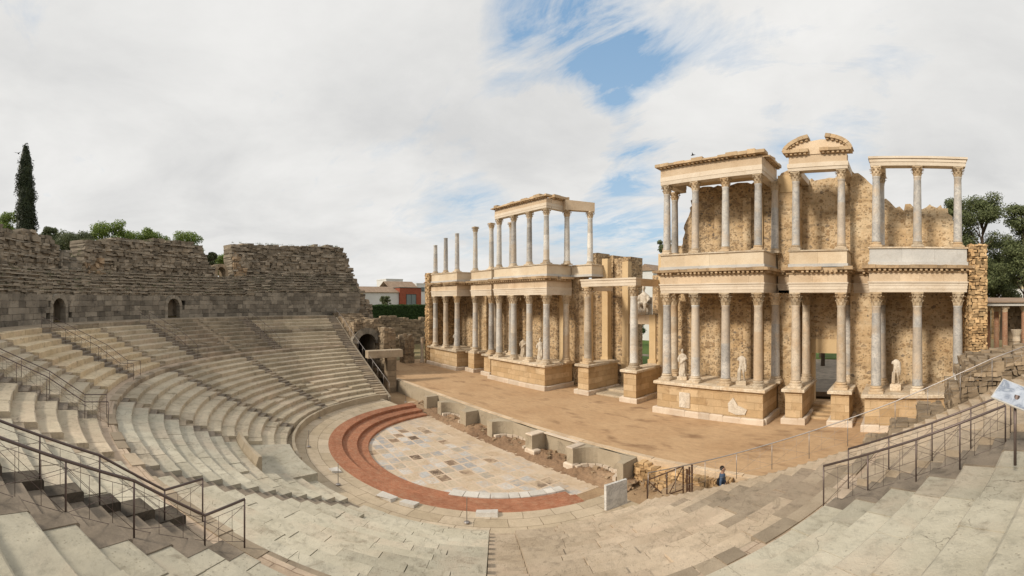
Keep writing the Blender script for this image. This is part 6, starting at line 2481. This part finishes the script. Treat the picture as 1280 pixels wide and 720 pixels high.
t = thing('hedge', 'long clipped dark green hedge above the rubble retaining wall', 'hedge', loc=(-50, 2, 5.5))
b = MB()
for _ in range(9000):
    f = rng.random()
    yy = U(-9.5, 13.5)
    if f < 0.45:
        c = Vector((-49.0 + U(-0.15, 0.05), yy, U(5.2, 7.75)))
    elif f < 0.8:
        c = Vector((U(-50.2, -49.0), yy, 7.75 + U(-0.12, 0.14) + 0.12 * nz(yy * 0.7, 0)))
    else:
        c = Vector((U(-50.2, -49.0), rng.choice((-9.5, 13.5)) + U(-0.1, 0.1), U(5.2, 7.75)))
    nrm = Vector((U(-0.3, 1), U(-0.6, 0.6), U(-0.3, 1))).normalized()
    tx = nrm.orthogonal().normalized()
    ty = nrm.cross(tx)
    s1, s2 = U(0.08, 0.17), U(0.05, 0.1)
    k = len(b.v)
    b.v += [tuple(c - tx * s1), tuple(c - ty * s2), tuple(c + tx * s1), tuple(c + ty * s2)]
    b.f.append((k, k + 1, k + 2, k + 3))
    b.uv.append(None)
b.build('foliage', M['leaf_hedge'], t, recalc=False)
b = MB()
b.box(-50.1, -49.15, -9.4, 13.4, 4.8, 7.68)
b.build('inner_branches', M['leaf_hedge'], t)
t = tree('small grey green tree standing before the white house above the hedge', -62, 6.9, 5.5, 4.3, 1.3, M['leaf_olive'], 'round', 1800, 0.14)


# ------------------------------------------------------------------ houses beyond
def house(label, x, y0, y1, z0, z1, depth, wall, roof, ridge, wins=(), lean=0.0, flat=False):
    """a house whose facade looks along +x toward the theatre"""
    t_ = thing('house', label, 'house', 'houses beyond the ruins', (x, (y0 + y1) / 2, z0))
    b_ = MB()
    b_.box(x - depth, x, y0, y1, z0 - 1.5, z1)
    b_.build('wall', M[wall], t_)
    b_ = MB()
    if flat:
        b_.box(x - depth - 0.1, x + 0.1, y0 - 0.1, y1 + 0.1, z1 + 0.002, z1 + ridge)
    else:
        e = 0.35
        xm = x - depth / 2
        vs = [(x + e, y0 - 0.2, z1 - 0.05), (x + e, y1 + 0.2, z1 - 0.05), (xm, y1 + 0.2, z1 + ridge), (xm, y0 - 0.2, z1 + ridge), (x - depth - e, y0 - 0.2, z1 - 0.05), (x - depth - e, y1 + 0.2, z1 - 0.05),
              (x + e, y0 - 0.2, z1 + 0.08), (x + e, y1 + 0.2, z1 + 0.08), (xm, y1 + 0.2, z1 + ridge + 0.13), (xm, y0 - 0.2, z1 + ridge + 0.13), (x - depth - e, y0 - 0.2, z1 + 0.08), (x - depth - e, y1 + 0.2, z1 + 0.08)]
        b_.add(vs, [(6, 7, 8, 9), (9, 8, 11, 10), (0, 3, 2, 1), (3, 4, 5, 2), (0, 1, 7, 6), (4, 10, 11, 5), (0, 6, 9, 3), (3, 9, 10, 4), (1, 2, 8, 7), (2, 5, 11, 8)])
    b_.build('roof', M[roof], t_)
    for (ya, yb, za, zb) in wins:
        f = MB()
        for (a_, c_, d_, g_) in ((ya, yb, za, za + 0.12), (ya, yb, zb - 0.12, zb), (ya, ya + 0.12, za + 0.121, zb - 0.121), (yb - 0.12, yb, za + 0.121, zb - 0.121), ((ya + yb) / 2 - 0.05, (ya + yb) / 2 + 0.05, za + 0.121, zb - 0.121)):
            f.box(x + 0.003, x + 0.09, a_, c_, d_, g_)
        f.box(x + 0.003, x + 0.2, ya - 0.1, yb + 0.1, za - 0.1, za - 0.002)
        wo = f.build('window', M['frame'], t_)
        f = MB()
        f.box(x + 0.003, x + 0.04, ya + 0.12, (ya + yb) / 2 - 0.05, za + 0.12, zb - 0.12)
        f.box(x + 0.003, x + 0.04, (ya + yb) / 2 + 0.05, yb - 0.12, za + 0.12, zb - 0.12)
        f.build('pane', M['glass'], wo)
    return t_


house('long low white house with a brown roof behind the hedge', -80, 8.6, 18.4, 5.5, 10.7, 9, 'wall_white', 'roof_brown', 1.5)
house('red brick house front with one large window, right of the white house', -79.5, 18.45, 24.7, 5.5, 11.9, 9, 'wall_red', 'frame', 0.18, ((20.3, 23.2, 7.2, 10.3),), flat=True)
house('narrow cream house at the left end of the white house', -79.8, 3.0, 8.5, 5.5, 10.6, 9, 'wall_cream', 'wall_cream', 0.25, flat=True)
house('orange tiled house roof behind the cream house', -92, 2.0, 7.5, 5.5, 12.2, 7, 'wall_cream', 'roof_tile', 1.2)
house('brown roofed house behind the red brick front', -92, 21.0, 30.0, 5.5, 12.2, 8, 'wall_white', 'roof_brown', 2.0)
house('tall white house with two small windows on the skyline', -120, 32.0, 38.5, 5.5, 16.0, 9, 'wall_white', 'wall_white', 0.35, ((33.2, 34.2, 13.2, 14.8), (36.2, 37.4, 12.8, 14.4)), flat=True)
house('white flat roofed house on the skyline beside the rubble tower', -118, 43.0, 51.5, 5.5, 14.6, 9, 'wall_white', 'wall_white', 0.3, ((45.0, 46.2, 12.0, 13.4),), flat=True)
house('white house with a red roof just left of the upper columns', -121, 52.0, 58.0, 5.5, 15.0, 9, 'wall_white', 'roof_tile', 1.6)
# far roofs glimpsed above the broken middle of the stage building
for (px0, px1, d, ytop, lab, rf) in ((742, 766, 95, 327, 'red tiled roof glimpsed beyond the left upper podium', 'roof_tile'), (798, 818, 90, 330, 'grey house gable glimpsed over the central beam', 'roof_brown')):
    x0_, y0_ = at(px0, d)
    x1_, y1_ = at(px1, d)
    t = thing('house', lab, 'house', 'houses beyond the ruins', (x0_, y0_, 0.5))
    zt = zpx(ytop, d)
    b = MB()
    b.box(min(x0_, x1_) - 0.5, max(x0_, x1_) + 0.5, y0_ + 0.5, y0_ + 8, 0.0, zt - 1.4)
    b.build('wall', M['wall_white'], t)
    b = MB()
    xa, xb = min(x0_, x1_) - 0.8, max(x0_, x1_) + 0.8
    b.prism_xz([(xa, zt - 1.4), (xb, zt - 1.4), ((xa + xb) / 2, zt)], y0_ + 0.2, y0_ + 8.3)
    b.build('roof', M[rf], t)

# right: old portico with brick columns, garden walls and a tiled house
t = thing('portico', 'small ruined portico with brick columns and a slab roof beside the rubble tower', 'portico', loc=(33, 9, 3.3))
for x, y in ((32.25, 10.0), (32.75, 8.6), (33.2, 7.2), (35.0, 7.6)):
    b = MB()
    b.lathe([(0.30, 3.0), (0.30, 3.3), (0.245, 3.35), (0.235, 7.7)], 14, (x, y))
    c = b.build('column', M['brick_col'], t)
    b = MB()
    b.box(x - 0.33, x + 0.33, y - 0.33, y + 0.33, 8.02, 8.22)
    b.lathe([(0.24, 7.7), (0.27, 7.85), (0.33, 8.02)], 14, (x, y))
    b.build('capital', M['base'], c)
b = MB()
b.box(31.4, 36.5, 6.6, 10.6, 8.23, 8.5)
b.build('roof_slab', M['parapet_grey'], t)
b = MB()
b.add([(31.2, 6.4, 8.51), (36.8, 6.4, 8.51), (36.8, 10.9, 8.51), (31.2, 10.9, 8.51), (31.2, 6.4, 8.6), (36.8, 6.4, 8.6), (36.8, 10.9, 8.95), (31.2, 10.9, 8.95)],
      [(3, 2, 1, 0), (4, 5, 6, 7), (0, 1, 5, 4), (1, 2, 6, 5), (2, 3, 7, 6), (3, 0, 4, 7)])
b.build('roof', M['roof_brown'], t)
b = MB()
rubble_wall(b, (34.0, 11.4), (37.5, 9.0), 0.5, 3.0, 8.2, j=0.04)
b.build('back_wall', M['rough_brown'], t)
b = MB()
b.lathe([(0.36, 3.2), (0.30, 3.5), (0.28, 5.2), (0.34, 5.3), (0.30, 5.7), (0.44, 6.1), (0.50, 6.25)], 16, (33.9, 6.0))
tag(b.build('column_stump', M['column_warm']), 'short stone column stump with a capital before the brick portico', 'column')
for x0, x1, y, z1, mk, lab in ((38.5, 44.0, 40, 10.4, 'wall_white', 'white garden wall below the pines, left stretch'), (43.0, 52.0, 34, 9.3, 'wall_white', 'low white garden wall in front of the tiled house'),
                               (36.5, 42.0, 30, 8.3, 'rough_ochre', 'low reddish rubble wall below the white garden wall')):
    b = MB()
    if mk == 'rough_ochre':
        rubble_wall(b, (x0, y), (x1, y), 0.4, 2.5, z1)
    else:
        b.box(x0, x1, y, y + 0.3, 2.5, z1)
        b.box(x0 - 0.05, x1 + 0.05, y - 0.05, y + 0.35, z1 + 0.002, z1 + 0.12)
    tag(b.build('garden_wall', M[mk]), lab, 'wall', 'garden walls at right')
t = thing('house', 'pale house with a tiled roof and one window among the pines at right', 'house', 'houses beyond the ruins', (47, 42, 4))
b = MB()
b.box(44.2, 52, 42, 50, 3, 11.6)
b.build('wall', M['wall_cream'], t)
b = MB()
b.prism_xz([(43.6, 11.6), (52.6, 11.6), (48.5, 13.6)], 41.6, 50.4)
b.build('roof', M['roof_tile'], t)
b = MB()
b.box(46.2, 47.2, 41.9, 41.997, 9.3, 11.1)
wo = b.build('window', M['frame'], t)
b = MB()
b.box(46.32, 47.08, 41.87, 41.898, 9.42, 10.98)
b.build('pane', M['glass'], wo)
x, y = at(1250, 62)
tree('bright green climbing shrub on the white garden wall', 44.6, 38.5, 5.0, 5.0, 1.1, M['leaf_green'], 'round', 1500, 0.13, name='shrub')


def bird(label, px_, py_, d):
    x_, y_ = at(px_, d)
    z_ = zpx(py_, d)
    b_ = MB()
    b_.tube([(x_ - 0.22, y_, z_), (x_ - 0.1, y_, z_ + 0.02), (x_ + 0.1, y_, z_ + 0.02), (x_ + 0.24, y_, z_)], [0.012, 0.06, 0.055, 0.015], 8)
    for k in (-1, 1):
        b_.add([(x_ - 0.08, y_, z_ + 0.03), (x_ + 0.10, y_, z_ + 0.03), (x_ + 0.14, y_ + k * 0.45, z_ + 0.16), (x_ + 0.03, y_ + k * 0.25, z_ + 0.15)], [(0, 1, 2, 3)])
    tag(b_.build('bird', M['dark hair']), label, 'bird', 'birds in the sky')


bird('tiny dark bird in the sky above the right stage building', 866, 194, 45)
bird('tiny dark bird in the sky beside the cypress', 23, 192, 45)

# small fallen stones along the stage front, and weeds on the ruins: nobody could count them
b = MB()
for _ in range(300):
    x = U(-13, 13.2)
    y = -9.9 - abs(rng.gauss(0.35, 0.55))
    if y < -12.2:
        continue
    s_ = 0.03 + 0.09 * rng.random() ** 3
    z = -1.22 + 0.20 * sstep(-11.6, -10.6, y)
    a = U(0, 3.1)
    b.obox((x, y), (math.cos(a), math.sin(a)), (-math.sin(a), math.cos(a)), s_ * U(0.7, 1.4), s_, z - 0.05, z + s_ * U(0.7, 1.3), s_ * 0.3)
for _ in range(120):
    x = U(13.6, 22)
    y = U(-12.8, -10.1)
    s_ = 0.03 + 0.08 * rng.random() ** 2
    b.obox((x, y), (1, 0), (0, 1), s_, s_ * U(0.7, 1.3), -0.58, -0.55 + s_, s_ * 0.3)
tag(b.build('fallen_stones', M['rough_tan']), 'scattered small fallen stones along the foot of the stage front wall', 'stones', kind='stuff')
b = MB()
for _ in range(420):
    a = D2R(U(-93, 5))
    if rng.random() < 0.6:
        k = rng.randrange(7)
        r, z = WR + 0.35 + 0.4 * k, 9.52 + 0.36 * k + 0.45 * sstep(D2R(-62), D2R(-74), a)
    else:
        r, z = 37.3, interp([(D2R(-93), 13.5), (D2R(-90), 16.5), (D2R(-65), 16.3), (D2R(-63), 11.5), (D2R(-61), 12.6), (D2R(-55), 16.0), (D2R(-32), 15.0), (D2R(-31), 12.8), (D2R(-26), 14.4), (D2R(-8), 14.9)], a)
    x, y, _z = cyl(r + U(-0.1, 0.2), a)
    for _k in range(rng.randrange(4, 12)):
        c = Vector((x + U(-0.2, 0.2), y + U(-0.2, 0.2), z))
        d = Vector((U(-0.5, 0.5), U(-0.5, 0.5), 1)).normalized()
        h = U(0.10, 0.34)
        sd_ = d.cross(Vector((U(-1, 1), U(-1, 1), 0.1))).normalized() * 0.02
        k0 = len(b.v)
        b.v += [tuple(c - sd_), tuple(c + sd_), tuple(c + d * h)]
        b.f.append((k0, k0 + 1, k0 + 2))
        b.uv.append(None)
tag(b.build('weeds', M['leaf_olive'], recalc=False), 'wispy weeds growing on the ruined tiers and wall tops', 'weeds', kind='stuff')
